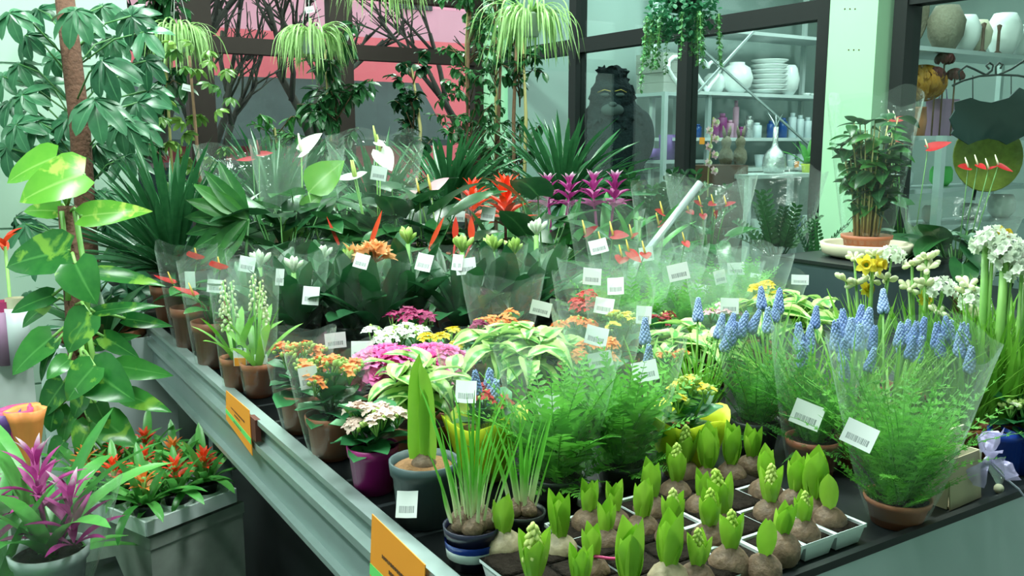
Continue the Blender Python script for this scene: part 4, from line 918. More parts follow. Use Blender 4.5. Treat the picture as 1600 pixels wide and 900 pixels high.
# far sleeved ferns
FF = [(935, 425, 2.6, 'first of the front row from the left'), (985, 432, 2.5, 'second of the front row from the left'), (1035, 430, 2.65, 'third of the front row from the left'), (1080, 440, 2.5, 'fourth of the front row from the left'), (1130, 425, 2.7, 'fifth of the front row from the left'), (1180, 415, 2.8, 'sixth of the front row from the left'),
      (1055, 400, 3.0, 'second of the rear row from the left'), (1110, 405, 3.0, 'third of the rear row from the left'), (1170, 398, 3.1, 'right end of the rear row'), (995, 400, 3.0, 'left end of the rear row')]
tg = {0: (935, 385, .05, .04), 1: (925, 432, .05, .045), 3: (1060, 425, .055, .045), 4: (1125, 433, .034, .04), 5: (1250, 437, .05, .03), 6: (1100, 452, .055, .03), 7: (1150, 420, .055, .04), 8: (1180, 434, .034, .03), 9: (1010, 397, .045, .045)}
for k, (px, py, D, w) in enumerate(FF):
    loc, h = TD(px, py, D); f = fern('pale fern in a hazy sleeve, ' + w, loc, h, 26, .05, .09, (.12, h + .02), 'g_fern', False, 'terra', 'hazy sleeved ferns', 30 + k, .085, .4, 'milky', 14)
    if k in tg: price(f, tg[k][0], tg[k][1], D - .12, *tg[k][2:])

# red anthuriums in the middle distance
def anth(label, px, py, D, fl, fmat='f_crimson', sp='f_spadix', slv=None, seed=1, nl=9, L=.15, lm='g_anth', spread=.1, tg=None, group='red anthuriums on the table', s=1.0, slm='film', z=TOP, lh=.8):
    """fl: pixels of the spathe bases with heading and tilt"""
    p = at(px, py, D); loc = (p[0], p[1], z); L_ = []
    for (x, y, az, el) in fl:
        q = at(x, y, D)
        if isinstance(az, tuple): az = V(*at(az[0], az[1], D - .03)) - V(*q)
        L_.append((q[0] - p[0], q[1] - p[1], q[2] - z, az, el))
    hh = max([l[2] for l in L_]) if L_ else p[2] - z
    a = anthurium(label, loc, L_, fmat, sp, nl, hh * lh, lm, L, slv, group, seed, spread=spread, slm=slm, s=s)
    for q in (tg or []): price(a, q[0], q[1], D - .08, *q[2:])
    return a
RT = -YAW - math.pi / 2; LT = -YAW + math.pi / 2; TO = -YAW + math.pi                  # headings: picture right, left, towards the camera
anth('dark red anthurium with leaning spathes behind the cream clivia', 945, 400, 3.0, [(915, 366, (938, 355), .6), (958, 368, (985, 372), .7), (940, 384, (952, 372), .6)], seed=3, slv=(.13, .40), nl=7, L=.12, s=.9)
anth('red anthurium with small curled spathes beside the sleeved ferns', 975, 400, 2.8, [(983, 394, (1002, 414), .6), (972, 402, (968, 416), 1.1), (1008, 396, (1010, 408), 1.0)], 'f_red', seed=5, nl=6, L=.10, s=.75, slv=(.12, .33))
anth('red anthurium with tall yellow spadix beside the silver tube', 1035, 330, 3.4, [(1036, 334, (1020, 330), .7), (1030, 352, (1046, 346), .7), (988, 370, (1000, 366), .7)], 'f_red', seed=7, nl=8, L=.13, slv=(.13, .46), s=.9)
anth('anthurium with one broad bright leaf in front of the silver tube', 1055, 390, 2.9, [(1070, 378, (1076, 390), .7)], 'f_red', seed=9, nl=3, L=.12, lm='g_mid', s=.6, spread=.05, slv=(.1, .36))
anth('group of red anthurium flowers in a hazy sleeve right of the silver tube', 1110, 330, 3.6, [(1095, 320, (1080, 316), .6), (1115, 318, (1105, 324), .7), (1135, 320, (1152, 318), .6), (1098, 335, (1100, 346), .8), (1118, 338, (1124, 328), .8), (1076, 330, (1084, 338), .8)], 'f_crimson', seed=11, nl=10, L=.12, slv=(.18, .46), s=.7, slm='milky')

# bold leaf: the single broad bright leaf
# rear table: guzmanias
def guz(label, px, py, D, col, tg=None, **kw):
    loc, h = TD(px, py, D); g = guzmania(label, loc, col, h, seed=px, **kw)
    for q in (tg or []): price(g, q[0], q[1], D - .1, *q[2:])
    return g
guz('tall scarlet guzmania, the larger of the two red ones', 790, 268, 3.3, 'f_scarlet', [(763, 334, .05, .05)], bL=.12, bW=.032, tiers=5, H=.13, L=.34, Wd=.038, slv=(.16, .42))
guz('scarlet guzmania just left of the larger red one', 738, 275, 3.4, 'f_scarlet', [(716, 338, .05, .04)], bL=.10, bW=.028, tiers=4, H=.11, L=.32, Wd=.036)
guz('purple guzmania with two pale tipped heads, left one', 872, 268, 3.5, 'f_purple', mat2='f_purpletip', bL=.08, bW=.028, tiers=4, H=.09, L=.36, Wd=.04, spikes=((-.035, .02), (.04, -.02)), stem='f_purple')
guz('purple guzmania with two pale tipped heads, right one', 945, 264, 3.6, 'f_purple', mat2='f_purpletip', bL=.085, bW=.03, tiers=4, H=.10, L=.38, Wd=.042, spikes=((-.04, .02), (.03, -.03)), stem='f_purple')
def sword(label, px, py, D, blades_px, seed):
    loc, h = TD(px, py, D); root = thing('vriesea', label, 'bromeliad', loc, 'red sword bromeliads'); pot(root, .055, .1, 'terra')
    strap_fan(root, 14, .24, .034, 'g_dark', .09, 'strap', (.4, 1.3), (.4, 1.2), .012, seed)
    for (x0, y0, x1, y1, w) in blades_px:
        a = V(*at(x0, y0, D)) - root.location; b_ = V(*at(x1, y1, D)) - root.location; nrm = V(-.5, -.85, .1)
        OB('flower_sword', leafmesh('f_scarlet', 1.0, w, 'lance', .05, .12, 6), root, FM(a, b_, nrm, (b_ - a).length))
        OB('flower_stem', B().add(tube([(0, 0, .09), a], [.004, .004], 5)).mesh('flower_stem', 'f_red'), root)
sword('red sword bromeliad with two thin flower spikes above the orange clivia', 560, 370, 3.0, [(534, 392, 510, 338, .10), (576, 390, 597, 328, .13)], 5)
sword('red sword bromeliad with three broad flower spikes behind the clivias', 700, 365, 3.0, [(670, 388, 694, 338, .14), (711, 378, 712, 338, .28), (737, 378, 736, 338, .30)], 8)
# white and pink anthuriums
a1 = anth('white anthurium with upright spathe in a tall clear sleeve, left one', 470, 330, 3.2, [(471, 237, (510, 212), .72)], 'f_white', 'f_cream', (.17, .60), 4, 8, .20, 'g_anth', .14, None, 'pale anthuriums at the rear of the table', 1.25)
a2 = anth('white anthurium with two spathes and a price label in a tall sleeve', 590, 330, 3.25, [(588, 222, (604, 232), .5), (594, 236, (613, 272), .75), (553, 276, (522, 284), .5), (556, 276, (577, 272), .6)], 'f_white', 'f_spadixg', (.18, .62), 7, 9, .20, 'g_anth', .13, [(592, 271, .055, .05)], 'pale anthuriums at the rear of the table', 1.15)
a3 = anth('pale pink anthurium left of the red guzmanias', 690, 330, 3.3, [(673, 297, (706, 281), .62), (655, 303, (638, 300), .5)], 'f_rose', 'f_spadix', None, 9, 6, .14, 'g_anth', .1, None, 'pale anthuriums at the rear of the table', 1.1)
a4 = anth('dark leaved anthurium with one dusky red flower beside the white ones', 400, 330, 3.3, [(395, 248, (368, 254), .4), (405, 241, (430, 243), .4)], 'f_crimson', 'f_burg', (.2, .58), 12, 9, .19, 'g_anth', .14, None, 'pale anthuriums at the rear of the table', 1.0)
root = thing('anthurium_leaves', 'broad bright green anthurium leaves between the white flowers', 'foliage plant', TD(510, 330, 3.15)[0]); pot(root, .06, .1)
for (x0, y0, x1, y1, w) in ((482, 300, 536, 248, .75), (470, 340, 440, 390, .6), (470, 330, 505, 300, .6)):
    a = V(*at(x0, y0, 3.15)) - root.location; b_ = V(*at(x1, y1, 3.15)) - root.location
    OB('leaf', leafmesh('g_anthl', 1.0, w, 'ovate', .3, .15, 8), root, FM(a, b_, V(-.5, -.8, .3), (b_ - a).length)); OB('petiole', B().add(tube([(0, 0, .09), a], [.004, .003], 5)).mesh('petiole', 'stem'), root)
# fan palm at the left rear
p, h = TD(372, 345, 2.85); root = thing('fan_palm', 'fan palm leaf with pale ribs left of the white anthuriums', 'palm', p, None); pot(root, .06, .11)
c0 = V(*at(388, 342, 2.85)) - root.location
OB('petiole', B().add(tube([(0, 0, .1), c0 * .5 + V(0, 0, .05), c0], [.006, .005, .005], 6)).mesh('petiole', 'stemd'), root)
for k in range(9):
    a = 2.05 + k * .26; L = .20; tipx = V(*at(388 + 105 * math.cos(a), 342 - 105 * math.sin(a), 2.85 - .05 * math.sin(k))) - root.location
    OB('leaf_segment', leafmesh('g_mid', 1.0, .30, 'lance', .15, .2, 8), root, FM(c0, tipx, V(-.5, -.8, .4), (tipx - c0).length))
root = dracaena('dark dracaena of long blades in a brown pot at the far rail end', (.64, 3.16, TOP), .5, 150, .50, .022, .08, .14, .05, 5, 'g_drac', None, 'brownpot', None, 1.35, (.15, .7))
dracaena('long leaved dracaena behind the red guzmanias, left one', TD(700, 300, 4.0)[0], .5, 120, .46, .024, .08, .14, .18, 8, 'g_drac', 'dark dracaenas at the rear')
dracaena('long leaved dracaena behind the purple guzmanias, right one', TD(880, 300, 4.1)[0], .5, 140, .50, .024, .08, .14, .20, 11, 'g_drac', 'dark dracaenas at the rear')
dracaena('tall grassy dracaena behind the white anthuriums', TD(430, 300, 3.9)[0], .5, 100, .52, .020, .08, .14, .12, 14, 'g_drac', 'dark dracaenas at the rear', spread=1.0)
dracaena('grassy dracaena between the white anthuriums and the corner', TD(590, 300, 4.1)[0], .5, 100, .48, .022, .08, .14, .10, 16, 'g_drac', 'dark dracaenas at the rear', spread=1.2)
guz('green strap leaved bromeliad right of the purple guzmanias', 1000, 330, 3.5, 'g_guz', L=.36, Wd=.034, lm='g_guz', tiers=1, bL=.03, H=.02, stem='stem')
# foliage filling the rear between the anthuriums and guzmanias
for (px, py, D, lab, s) in ((440, 350, 3.0, 'dark broad leaved plant below the left white anthurium', 3), (620, 330, 3.3, 'dark broad leaved plant below the labelled white anthurium', 6), (530, 330, 3.5, 'dark broad leaved plant behind the orange clivia', 9), (660, 340, 3.2, 'dark broad leaved plant left of the red guzmanias', 13), (850, 340, 3.2, 'dark broad leaved plant behind the cream clivia', 15)):
    loc, h = TD(px, py - 25, D); root = thing('broad_leaved_plant', lab, 'foliage plant', loc, 'dark broad leaved plants'); pot(root, .06, .1); anth_leaves(root, 14, .09, h + .06, 'g_dark', .21, .125, s, .16, (-.3, .9))
# zz plants
def zz(label, px, py, D, n, L, seed, slv=None, z=TOP, mat='g_dark'):
    R.seed(seed); p = at(px, py, D); root = thing('zamioculcas', label, 'foliage plant', (p[0], p[1], z), 'zamioculcas plants'); pot(root, .07, .13, 'black')
    def stm(k):
        b = B(); lf = leaf(.07, .034, 'ellip', .3, .15, 5); y = zz_ = 0; pts = []
        for i in range(13):
            t = i / 12; pa = -.5 * t * k; 
            if i: y += .4 / 12 * math.cos(pa); zz_ += .4 / 12 * math.sin(pa)
            pts.append((0, y, zz_))
            if i > 2:
                for s in (-1, 1): b.add(lf, Matrix.Translation((0, y, zz_)) @ Matrix.Rotation(-s * .95, 4, 'Z') @ Matrix.Rotation(.25, 4, 'X') @ Matrix.Scale(1.05 - .45 * t, 4))
        b.add(tube(pts[::3], [.006, .005, .004, .003, .002], 5)); return b.mesh('leafy_stem', mat)
    for i in range(n):
        a = i * 2.4; OB('leafy_stem', cm(('zz', i % 3, mat), lambda: stm(i % 3 * .6 + .3)), root, PM((-.02 * math.sin(a), .02 * math.cos(a), .11), a, 1.45 - .6 * i / n + rs(-.1, .1), rs(-.8, .8), L / .4 * rs(.75, 1.1)))
    if slv: sleeve(root, .07, slv[0], slv[1], .01, 'film', seed)
    return root
zz('glossy dark zamioculcas in front of the gorilla window', 1015, 300, 4.2, 14, .42, 3)
zz('glossy dark zamioculcas beside the window post', 1075, 310, 4.3, 10, .36, 5)
zz('dark sleeved zamioculcas left of the round saucer', 1215, 370, 3.9, 12, .30, 7, (.2, .50))
zz('small dark zamioculcas stem cluster touching the round saucer', 1280, 385, 3.7, 6, .22, 9)
# silver tube leaning among the plants
a = at(1046, 348, 3.3); b_ = at(1094, 286, 3.35); ln = V(*b_) - V(*a); foot = V(*a) - ln * ((a[2] - TOP) / ln.z)
one('silver_tube', 'pale silver tube leaning out of the plants', 'tube', B().add(tube([(0, 0, 0), V(*b_) - foot], .014, 14)).mesh('tube', 'silver'), foot)

# ------------------------------------------------------------------ daffodils and narcissi at the right
def dfl(mat_p, mat_c, s=1.0):
    def mk():
        b = B()
        for k in range(6): b.add(leaf(.024, .016, 'ellip', .1, .12, 4), PM((0, 0, 0), k * 1.047, .1 + .12 * (k % 2)), 0)
        b.add(lathe([(.005, 0), (.007, .010), (.009, .016), (.0115, .018), (.0095, .016), (.005, .004)], 14, .05), None, 1); b.add(tube([(0, 0, -.02), (0, 0, .002)], [.0025, .005], 6), None, 2)
        return b.mesh('flower', mat_p, mat_c, 'stem')
    return cm(('dfl', mat_p, mat_c), mk)
def narc(label, px, py, D, stems, seed, nb=26, group='daffodils and narcissi', bl=.24, potm='terra', r=.05):
    """stems: (x, y, kind, thickness) pixels of the flower heads"""
    R.seed(seed); p = at(px, py, D); root = thing('narcissus', label, 'flower', (p[0], p[1], TOP), group); pot(root, r, .085, potm)
    OB('foliage', blades(nb, bl * .7, bl, r * .7, .32, .011, 'g_grass', seed, (.1, .5)), root, Matrix.Translation((0, 0, .07)))
    for (x, y, kd, th) in stems:
        q = V(*at(x, y, D + rs(-.03, .03))) - root.location
        b0 = V(q.x * .35, q.y * .35, .07); st = OB('flower_stem', B().add(tube([b0, b0.lerp(q, .5) + V(0, 0, .01), q], [th, th, th * .85], 7)).mesh('flower_stem', 'stem'), root)
        if kd == 'd':
            for k in range(2):
                nrm = V(-rt[0] * (k * 1.2 - .8) - fw[0], -rt[1] * (k * 1.2 - .8) - fw[1], .2).normalized(); OB('flower', dfl('f_yellow', 'f_yellow'), st, Matrix.Translation(q + V(rt[0], rt[1], 0) * (.012 - .024 * k) ) @ nrm.to_track_quat('Z', 'Y').to_matrix().to_4x4() @ Matrix.Scale(1.05, 4))
        elif kd == 'y':
            nrm = V(-fw[0] + .4, -fw[1], .3).normalized(); OB('flower', dfl('f_yellow', 'f_yellow'), st, Matrix.Translation(q) @ nrm.to_track_quat('Z', 'Y').to_matrix().to_4x4() @ Matrix.Scale(.9, 4))
        elif kd == 'w':                                          # a head of double white flowers
            def hd():
                b = B(); rr = random.Random(4)
                for i in range(12):
                    a = i * 2.4; t = i / 11; d = V(math.cos(a) * math.sqrt(1 - (1 - 1.3 * t) ** 2 if abs(1 - 1.3 * t) < 1 else .1), math.sin(a) * math.sqrt(max(.05, 1 - (1 - 1.3 * t) ** 2)), 1 - 1.3 * t)
                    m0 = Matrix.Translation(d * .022) @ d.to_track_quat('Z', 'Y').to_matrix().to_4x4()
                    for k in range(10): b.add(leaf(.014, .010, 'round', .5, .15, 3), m0 @ PM((0, 0, 0), k * .9, .2 + .12 * k))
                return b.mesh('flower_head', 'f_white')
            OB('flower_head', cm('whead', hd), st, Matrix.Translation(q))
        else:                                                    # pale drooping buds
            def bdh():
                b = B(); rr = random.Random(6)
                for i in range(6):
                    a = i * 1.05; d = V(math.cos(a) * .8, math.sin(a) * .8, rr.uniform(-.2, .8)); b.add(tube([(0, 0, 0), d * .008, d * .018, d * .026, d * .031], [.0016, .003, .0062, .0062, .002], 7))
                return b.mesh('bud_head', 'f_cream')
            OB('bud_head', cm('bdhead', bdh), st, Matrix.Translation(q) @ Matrix.Rotation(rs(0, 6), 4, 'Z') @ Matrix.Scale(rs(.8, 1.1), 4))
    return root
narc('yellow daffodils with pale buds behind the blue grape hyacinths', 1365, 480, 2.0, [(1362, 414, 'd', .003), (1322, 440, 'b', .003), (1335, 405, 'b', .003), (1362, 440, 'b', .003), (1385, 438, 'b', .0025), (1365, 400, 'b', .003), (1393, 405, 'w', .0025), (1353, 452, 'y', .002), (1338, 445, 'b', .003)], 3)
narc('pale budded narcissus with drooping heads right of the daffodils', 1450, 470, 1.95, [(1447, 405, 'b', .005), (1440, 410, 'b', .003), (1472, 455, 'w', .004), (1450, 420, 'b', .005), (1420, 452, 'b', .003), (1446, 446, 'b', .003), (1467, 490, 'b', .003), (1425, 415, 'b', .004), (1443, 468, 'y', .002)], 5, 34)
narc('budded narcissus with small cream heads left of the tall white ones', 1515, 500, 1.85, [(1513, 448, 'b', .003), (1522, 475, 'w', .0025), (1508, 460, 'b', .002), (1526, 492, 'b', .003)], 7, 40, bl=.22)
narc('tall white narcissus with thick green stems', 1552, 470, 1.75, [(1540, 385, 'w', .008), (1552, 378, 'w', .004)], 9, 40, bl=.26)
narc('tallest white narcissus with a yellow flower on top at the picture edge', 1572, 470, 1.72, [(1571, 400, 'w', .009), (1577, 392, 'w', .004), (1566, 368, 'y', .002), (1582, 412, 'w', .003)], 11, 40, bl=.26)
narc('white budded narcissus half cut by the right picture edge', 1603, 480, 1.72, [(1596, 430, 'w', .004), (1604, 420, 'w', .005), (1612, 440, 'b', .004)], 13, 46, bl=.26)
root = thing('grass_clump', 'thin grassy bulb leaves behind the gift bag', 'potted plant', onT(1505, 690), None); pot(root, .05, .08, 'terra')
OB('foliage', blades(90, .16, .28, .04, .40, .007, 'g_grass', 31), root, Matrix.Translation((0, 0, .07)))
root = thing('grass_clump', 'thin grassy bulb leaves at the right picture edge above the blue pots', 'potted plant', onT(1560, 665), None); pot(root, .05, .08, 'terra')
OB('foliage', blades(90, .18, .30, .04, .35, .008, 'g_grass', 33), root, Matrix.Translation((0, 0, .07)))

# gift bag with bow, blue pots, red pot
q = on(1486, 806, TOP); q2 = on(1512, 790, TOP)
root = thing('gift_bag', 'kraft card gift box with a lilac organza bow at the table front', 'gift box', (1.45, .865, TOP), None, .05)
b = B(); w, d, h = .10, .07, .085
def wallp(name, sx, sy, sz, c, mat, tilt=None):
    return OB(name, B().add(box(sx, sy, sz)).mesh(name, mat, smooth=False), root, Matrix.Translation(c) @ (tilt or Matrix()))
wallp('front_panel', w, .003, h, (0, -d / 2, h / 2), 'kraft', Matrix.Rotation(-.12, 4, 'X')); wallp('back_panel', w, .003, h, (0, d / 2, h / 2), 'kraft')
wallp('side_panel', .003, d, h, (-w / 2, 0, h / 2), 'kraft'); wallp('side_panel', .003, d, h, (w / 2, 0, h / 2), 'cream'); wallp('flap', .055, .003, .04, (w * .5, .02, h + .01), 'cream', Matrix.Rotation(.3, 4, 'X')); wallp('base', w, d, .003, (0, 0, .002), 'kraft')
c0 = V(.035, -.055, .075)
for k, (az, el, s) in enumerate(((2.0, .9, 1.1), (-1.2, 1.1, 1.1), (2.8, .1, 1.0), (-2.2, -.4, 1.0), (1.3, -.8, .9))):
    OB('bow_loop', leafmesh('bow', .055, .045, 'obov', .8, .35, 6, wave=.15), root, PM(c0, az, el, rs(-.8, .8), s))
OB('bow_knot', B().add(ball(.008, 8, 5)).mesh('bow_knot', 'ribbon'), root, Matrix.Translation(c0))
OB('ribbon_end', B().add(tube([c0, c0 + V(.03, -.012, -.03), c0 + V(.055, -.03, -.055), c0 + V(.085, -.035, -.085)], [.0022, .002, .002, .0015], 5)).mesh('ribbon_end', 'ribbon'), root)
root = thing('shell_ornament', 'pale folded film ornament right of the gift box bow', 'ornament', onT(1560, 770))
for k in range(6): OB('fold', leafmesh('milky', .055, .02, 'obov', .2, .3, 5), root, PM((0, 0, .006), -YAW + math.pi / 2 - .9 + k * .36 - 1.57, 1.1, 0, 1))
OB('base', B().add(ball(.009, 8, 5)).mesh('base', 'cream'), root, Matrix.Translation((0, 0, .008)))
k = kalanchoe('pale green budded kalanchoe in a cobalt blue pot at the right picture edge', onT(1600, 735), 'f_cream', .145, 8, .05, 'bluepot', .045, .085, None, 14, .8, None, 41, .018)
root = thing('blue_pot', 'narrow cobalt blue pot between the gift box and the pale kalanchoe', 'pot', onT(1567, 738)); pot(root, .032, .085, 'bluepot', 'soil', .85)
root = thing('red_pot', 'small red pot behind the gift box', 'pot', onT(1546, 718)); pot(root, .035, .06, 'redpot', 'soil', .8)
OB('bulb', bulbmesh(0), root, Matrix.Translation((-.01, 0, .07)) @ Matrix.Scale(.7, 4))
root = thing('card_box', 'grey card box behind the blue pots at the picture edge', 'box', (1.90, 1.02, TOP)); OB('body', B().add(box(.10, .10, .16, (0, 0, .08))).mesh('body', 'planterwhite', smooth=False), root); OB('lid', B().add(box(.106, .106, .012, (0, 0, .163))).mesh('lid', 'whitesteel', smooth=False), root)

# black crate with saucer and tall plant by the window
zc = 1.02; c = on(1352, 402, zc); cc = V(c[0], c[1], 0)
root = thing('plastic_crate', 'translucent black plastic crate under the round saucer', 'crate', (cc.x, cc.y, TOP)); hh = zc - TOP - .005
for (nm, sx, sy, c_) in (('wall', .46, .006, (0, -.2, hh / 2)), ('wall', .46, .006, (0, .2, hh / 2)), ('wall', .006, .40, (-.23, 0, hh / 2)), ('wall', .006, .40, (.23, 0, hh / 2))): OB(nm, B().add(box(sx, sy, hh)).mesh(nm, 'greypot', smooth=False), root, Matrix.Translation(c_))
OB('lid', B().add(box(.48, .42, .012)).mesh('lid', 'black', smooth=False), root, Matrix.Translation((0, 0, hh)))
root = thing('plant_saucer', 'wide cream plastic saucer on the black crate', 'saucer', (cc.x, cc.y, zc + .003)); b = B().add(lathe([(.115, 0), (.145, .012), (.155, .045), (.150, .05), (.135, .045), (.122, .014), (1e-4, .012)], 32)); OB('dish', b.mesh('dish', 'cream'), root)
root = thing('sleeved_shrub', 'leafy sleeved shrub with bunched stems standing in the cream saucer', 'potted plant', (cc.x, cc.y, zc + .02)); R.seed(4)
OB('pot', B().add(lathe([(.07, 0), (.078, .045), (.085, .046), (.087, .06), (.07, .055), (1e-4, .05)], 22)).mesh('pot', 'terra'), root)
st = B()
for i in range(36):
    a = i * 2.4; q = .10 * math.sqrt((i + .5) / 36); tp = V(q * math.cos(a), q * math.sin(a), rs(.30, .46)); st.add(tube([(q * .4 * math.cos(a), q * .4 * math.sin(a), .05), tp * .55, tp], [.004, .003, .002], 5))
    for j in range(7):
        t = .45 + .55 * j / 6; OB('leaf', leafmesh('g_mid' if j % 2 else 'g_dark', .08, .05, 'ovate', .6, .12, 6), root, PM(tp * t, a + j * 2.0, rs(-.5, .7), rs(-.5, .5), rs(.75, 1.15)))
OB('stems', st.mesh('stems', 'cane'), root); sleeve(root, .075, .15, .50, .03, 'film', 3)
# anthurium plants by the right window
a_ = anth('glossy anthurium with crimson flowers by the right hand window', 1500, 330, 3.1, [(1513, 262, (1492, 264), .5), (1528, 258, (1540, 268), .8), (1560, 258, (1582, 272), .45), (1545, 264, (1560, 262), .6)], 'f_red', 'f_cream', None, 21, 16, .16, 'g_dark', .2, None, 'anthuriums by the right window', .7, lh=.62)
sleeve(a_, .06, .20, .42, .01, 'film', 5); anth_leaves(a_, 16, .1, .34, 'g_dark', .15, .10, 77, .17, (-.5, .7))
a_ = anth('tall crimson anthurium behind the sleeved shrub', 1425, 330, 3.4, [(1392, 186, (1374, 190), .7), (1400, 188, (1424, 186), .6), (1390, 222, (1412, 228), .5), (1450, 232, (1488, 226), .55)], 'f_red', 'f_cream', None, 23, 8, .13, 'g_dark', .1, None, 'anthuriums by the right window', .7, lh=.55)

# ------------------------------------------------------------------ left side: pothos on its pole
D0 = 2.45
def lp(px, py, D=D0): return V(*at(px, py, D))
base = lp(128, 700); root = thing('pothos', 'tall pothos with heart shaped leaves climbing a coir pole', 'climbing plant', (base.x, base.y, 0))
o = root.location
OB('pot', B().add(lathe([(.11, 0), (.14, .24), (.15, .25), (.15, .29), (.135, .29), (.13, .25), (1e-4, .25)], 24)).mesh('pot', 'brownpot'), root)
ptop = lp(105, 322); pb = V(base.x, base.y, .25)
OB('moss_pole', B().add(tube([pb - o, pb.lerp(ptop, .5) - o, ptop - o], .024, 12)).mesh('moss_pole', 'moss'), root)
for (dx, y0, y1, dd) in ((-14, 330, 470, -.02), (12, 330, 560, -.03), (16, 470, 640, -.03), (6, 520, 740, -.04)):
    OB('vine', B().add(tube([lp(108 + dx * .8 + (y0 - 330) * .06, y0, D0 + dd) - o, lp(110 + dx + (y1 - 330) * .06, (y0 + y1) / 2, D0 + dd) - o, lp(112 + dx + (y1 - 330) * .06, y1, D0 + dd) - o], .0075, 7)).mesh('vine', 'stem'), root)
PO = [(88, 246, 4, 275, .62, 1, .0), (132, 272, 28, 302, .78, 1, -.05), (128, 338, 222, 324, .42, 1, -.05), (108, 392, 0, 408, .62, 0, -.05), (118, 412, 142, 468, .95, 0, -.12), (150, 426, 246, 436, .26, 0, .0), (148, 488, 236, 470, .20, 0, .0), (142, 492, 100, 546, .85, 0, -.12),
      (82, 462, 15, 482, .5, 0, 0), (75, 476, 25, 508, .4, 0, .03), (82, 527, 15, 576, .72, 0, -.05), (86, 536, 54, 592, .35, 0, -.07), (148, 572, 101, 620, .85, 0, -.14), (142, 578, 197, 618, .85, 0, -.12), (186, 572, 258, 584, .45, 0, -.06),
      (162, 526, 212, 556, .5, 0, 0), (108, 562, 74, 586, .8, 0, -.08), (100, 598, 60, 648, .7, 0, -.04), (86, 640, 76, 676, .8, 0, -.05), (194, 616, 254, 637, .4, 0, -.05), (134, 615, 108, 652, .8, 0, -.1), (150, 630, 166, 668, .8, 0, -.1), (112, 640, 90, 690, .75, 0, -.03),
      (196, 498, 258, 506, .35, 0, .02), (140, 660, 120, 705, .8, 0, -.06), (160, 655, 205, 690, .7, 0, -.05), (100, 690, 70, 730, .7, 0, -.02), (150, 540, 205, 522, .35, 0, .03), (92, 330, 30, 325, .4, 1, .03), (70, 270, 88, 330, .5, 1, .04), (155, 705, 190, 740, .7, 0, -.02)]
R.seed(9)
for (x0, y0, x1, y1, w, lt, dd) in PO:
    a = lp(x0, y0, D0 + dd); b_ = lp(x1, y1, D0 + dd + rs(-.05, .03)); nrm = V(-fw[0] + rs(-.3, .3), -fw[1] + rs(-.3, .3), rs(.35, .8)); L = (b_ - a).length * 1.1
    OB('leaf', leafmesh('g_pothosl' if lt else 'g_pothos', 1.0, w * 1.0, 'heart', .45, .13, 9, lobe=.10, wave=.02), root, FM(a - o, b_ - o, nrm, L))
    j = pb.lerp(ptop, min(1, max(0, (a.z - pb.z) / (ptop.z - pb.z)))); OB('petiole', B().add(tube([j - o, j.lerp(a, .5) + V(0, 0, .02) - o, a - o], .0045, 5)).mesh('petiole', 'stem'), root)
# schefflera
D1 = 3.3; b0 = lp(135, 420, D1); root = thing('schefflera', 'tall schefflera with umbrella shaped leaves against the pale wall', 'potted tree', (b0.x, b0.y, 0)); o = root.location
OB('pot', B().add(lathe([(.13, 0), (.17, .30), (.18, .31), (.18, .35), (.165, .35), (.15, .3), (1e-4, .3)], 24)).mesh('pot', 'black'), root)
t0 = V(b0.x, b0.y, .3); t1 = lp(125, 200, D1); t2 = lp(98, -30, D1)
OB('moss_pole', B().add(tube([t0 - o, t1 - o, t2 - o], [.038, .036, .034], 12)).mesh('moss_pole', 'moss'), root)
def palmate(mat, n, droop, seed, L=.115, W_=.046):
    def mk():
        rr = random.Random(seed); b = B()
        for i in range(n): b.add(leaf(L * rr.uniform(.85, 1.05), W_, 'ellip', .55, .14, 7, wave=.03), PM((0, 0, 0), i * 6.283 / n + rr.uniform(-.12, .12), -droop + rr.uniform(-.12, .12)))
        return b.mesh('leaf', mat)
    return cm(('palm', mat, n, droop, seed, L), mk)
SC = [(118, 16, 1.25, -.25), (160, 95, 1.3, -.3), (147, 156, 1.35, -.3), (40, 55, 1, 0), (35, 148, 1, 0), (190, 188, 1.1, 0), (68, 130, 1, .05), (60, 190, 1, 0), (25, 195, 1, 0), (105, 185, .9, -.1), (205, 25, 1, .1), (185, 120, 1, .1), (228, 95, 1, .1), (215, 160, 1.1, .05), (75, 225, 1, 0), (195, 245, 1.1, .1), (150, 225, 1, .0), (165, 300, 1, .1), (15, 20, 1, -.1), (60, 15, 1, .1), (30, 100, .9, .1), (235, 140, 1, .15), (175, 60, 1, .2), (135, 60, .9, .1), (15, 160, 1, .1), (5, 120, .9, .1), (120, 250, 1, .1), (200, 210, 1, .15), (170, 345, 1, .1), (190, 375, 1, .1), (40, 350, 1, .1), (25, 340, 1, .0), (60, 400, .9, .1), (10, 230, 1.1, .05), (85, 90, .9, .15), (160, 10, 1, .1), (225, 50, 1.1, .1), (215, 195, 1.1, .2), (45, 460, .8, .1), (60, 520, .8, .1), (195, 420, 1, .1), (210, 450, 1, .15), (175, 460, 1, .1), (230, 380, 1, .15)]
R.seed(19); pet = B()
for (x, y, s, dd) in SC:
    p = lp(x, y, D1 + dd + rs(-.1, .1)); tilt = V(-fw[0] * .8 + rs(-.35, .35), -fw[1] * .8 + rs(-.35, .35), rs(.5, 1.0)).normalized()
    OB('leaf', palmate('g_sche', R.choice((7, 8)), R.choice((.25, .5)), R.randrange(2)), root, Matrix.Translation(p - o) @ tilt.to_track_quat('Z', 'Y').to_matrix().to_4x4() @ Matrix.Rotation(rs(0, 6), 4, 'Z') @ Matrix.Scale(s, 4))
    j = t0.lerp(t2, min(1, max(.1, (p.z - .15 - t0.z) / (t2.z - t0.z)))); pet.add(tube([j - o, j.lerp(p, .6) + V(0, 0, .03) - o, p - o], .0035, 5))
OB('petioles', pet.mesh('petioles', 'stemd'), root)
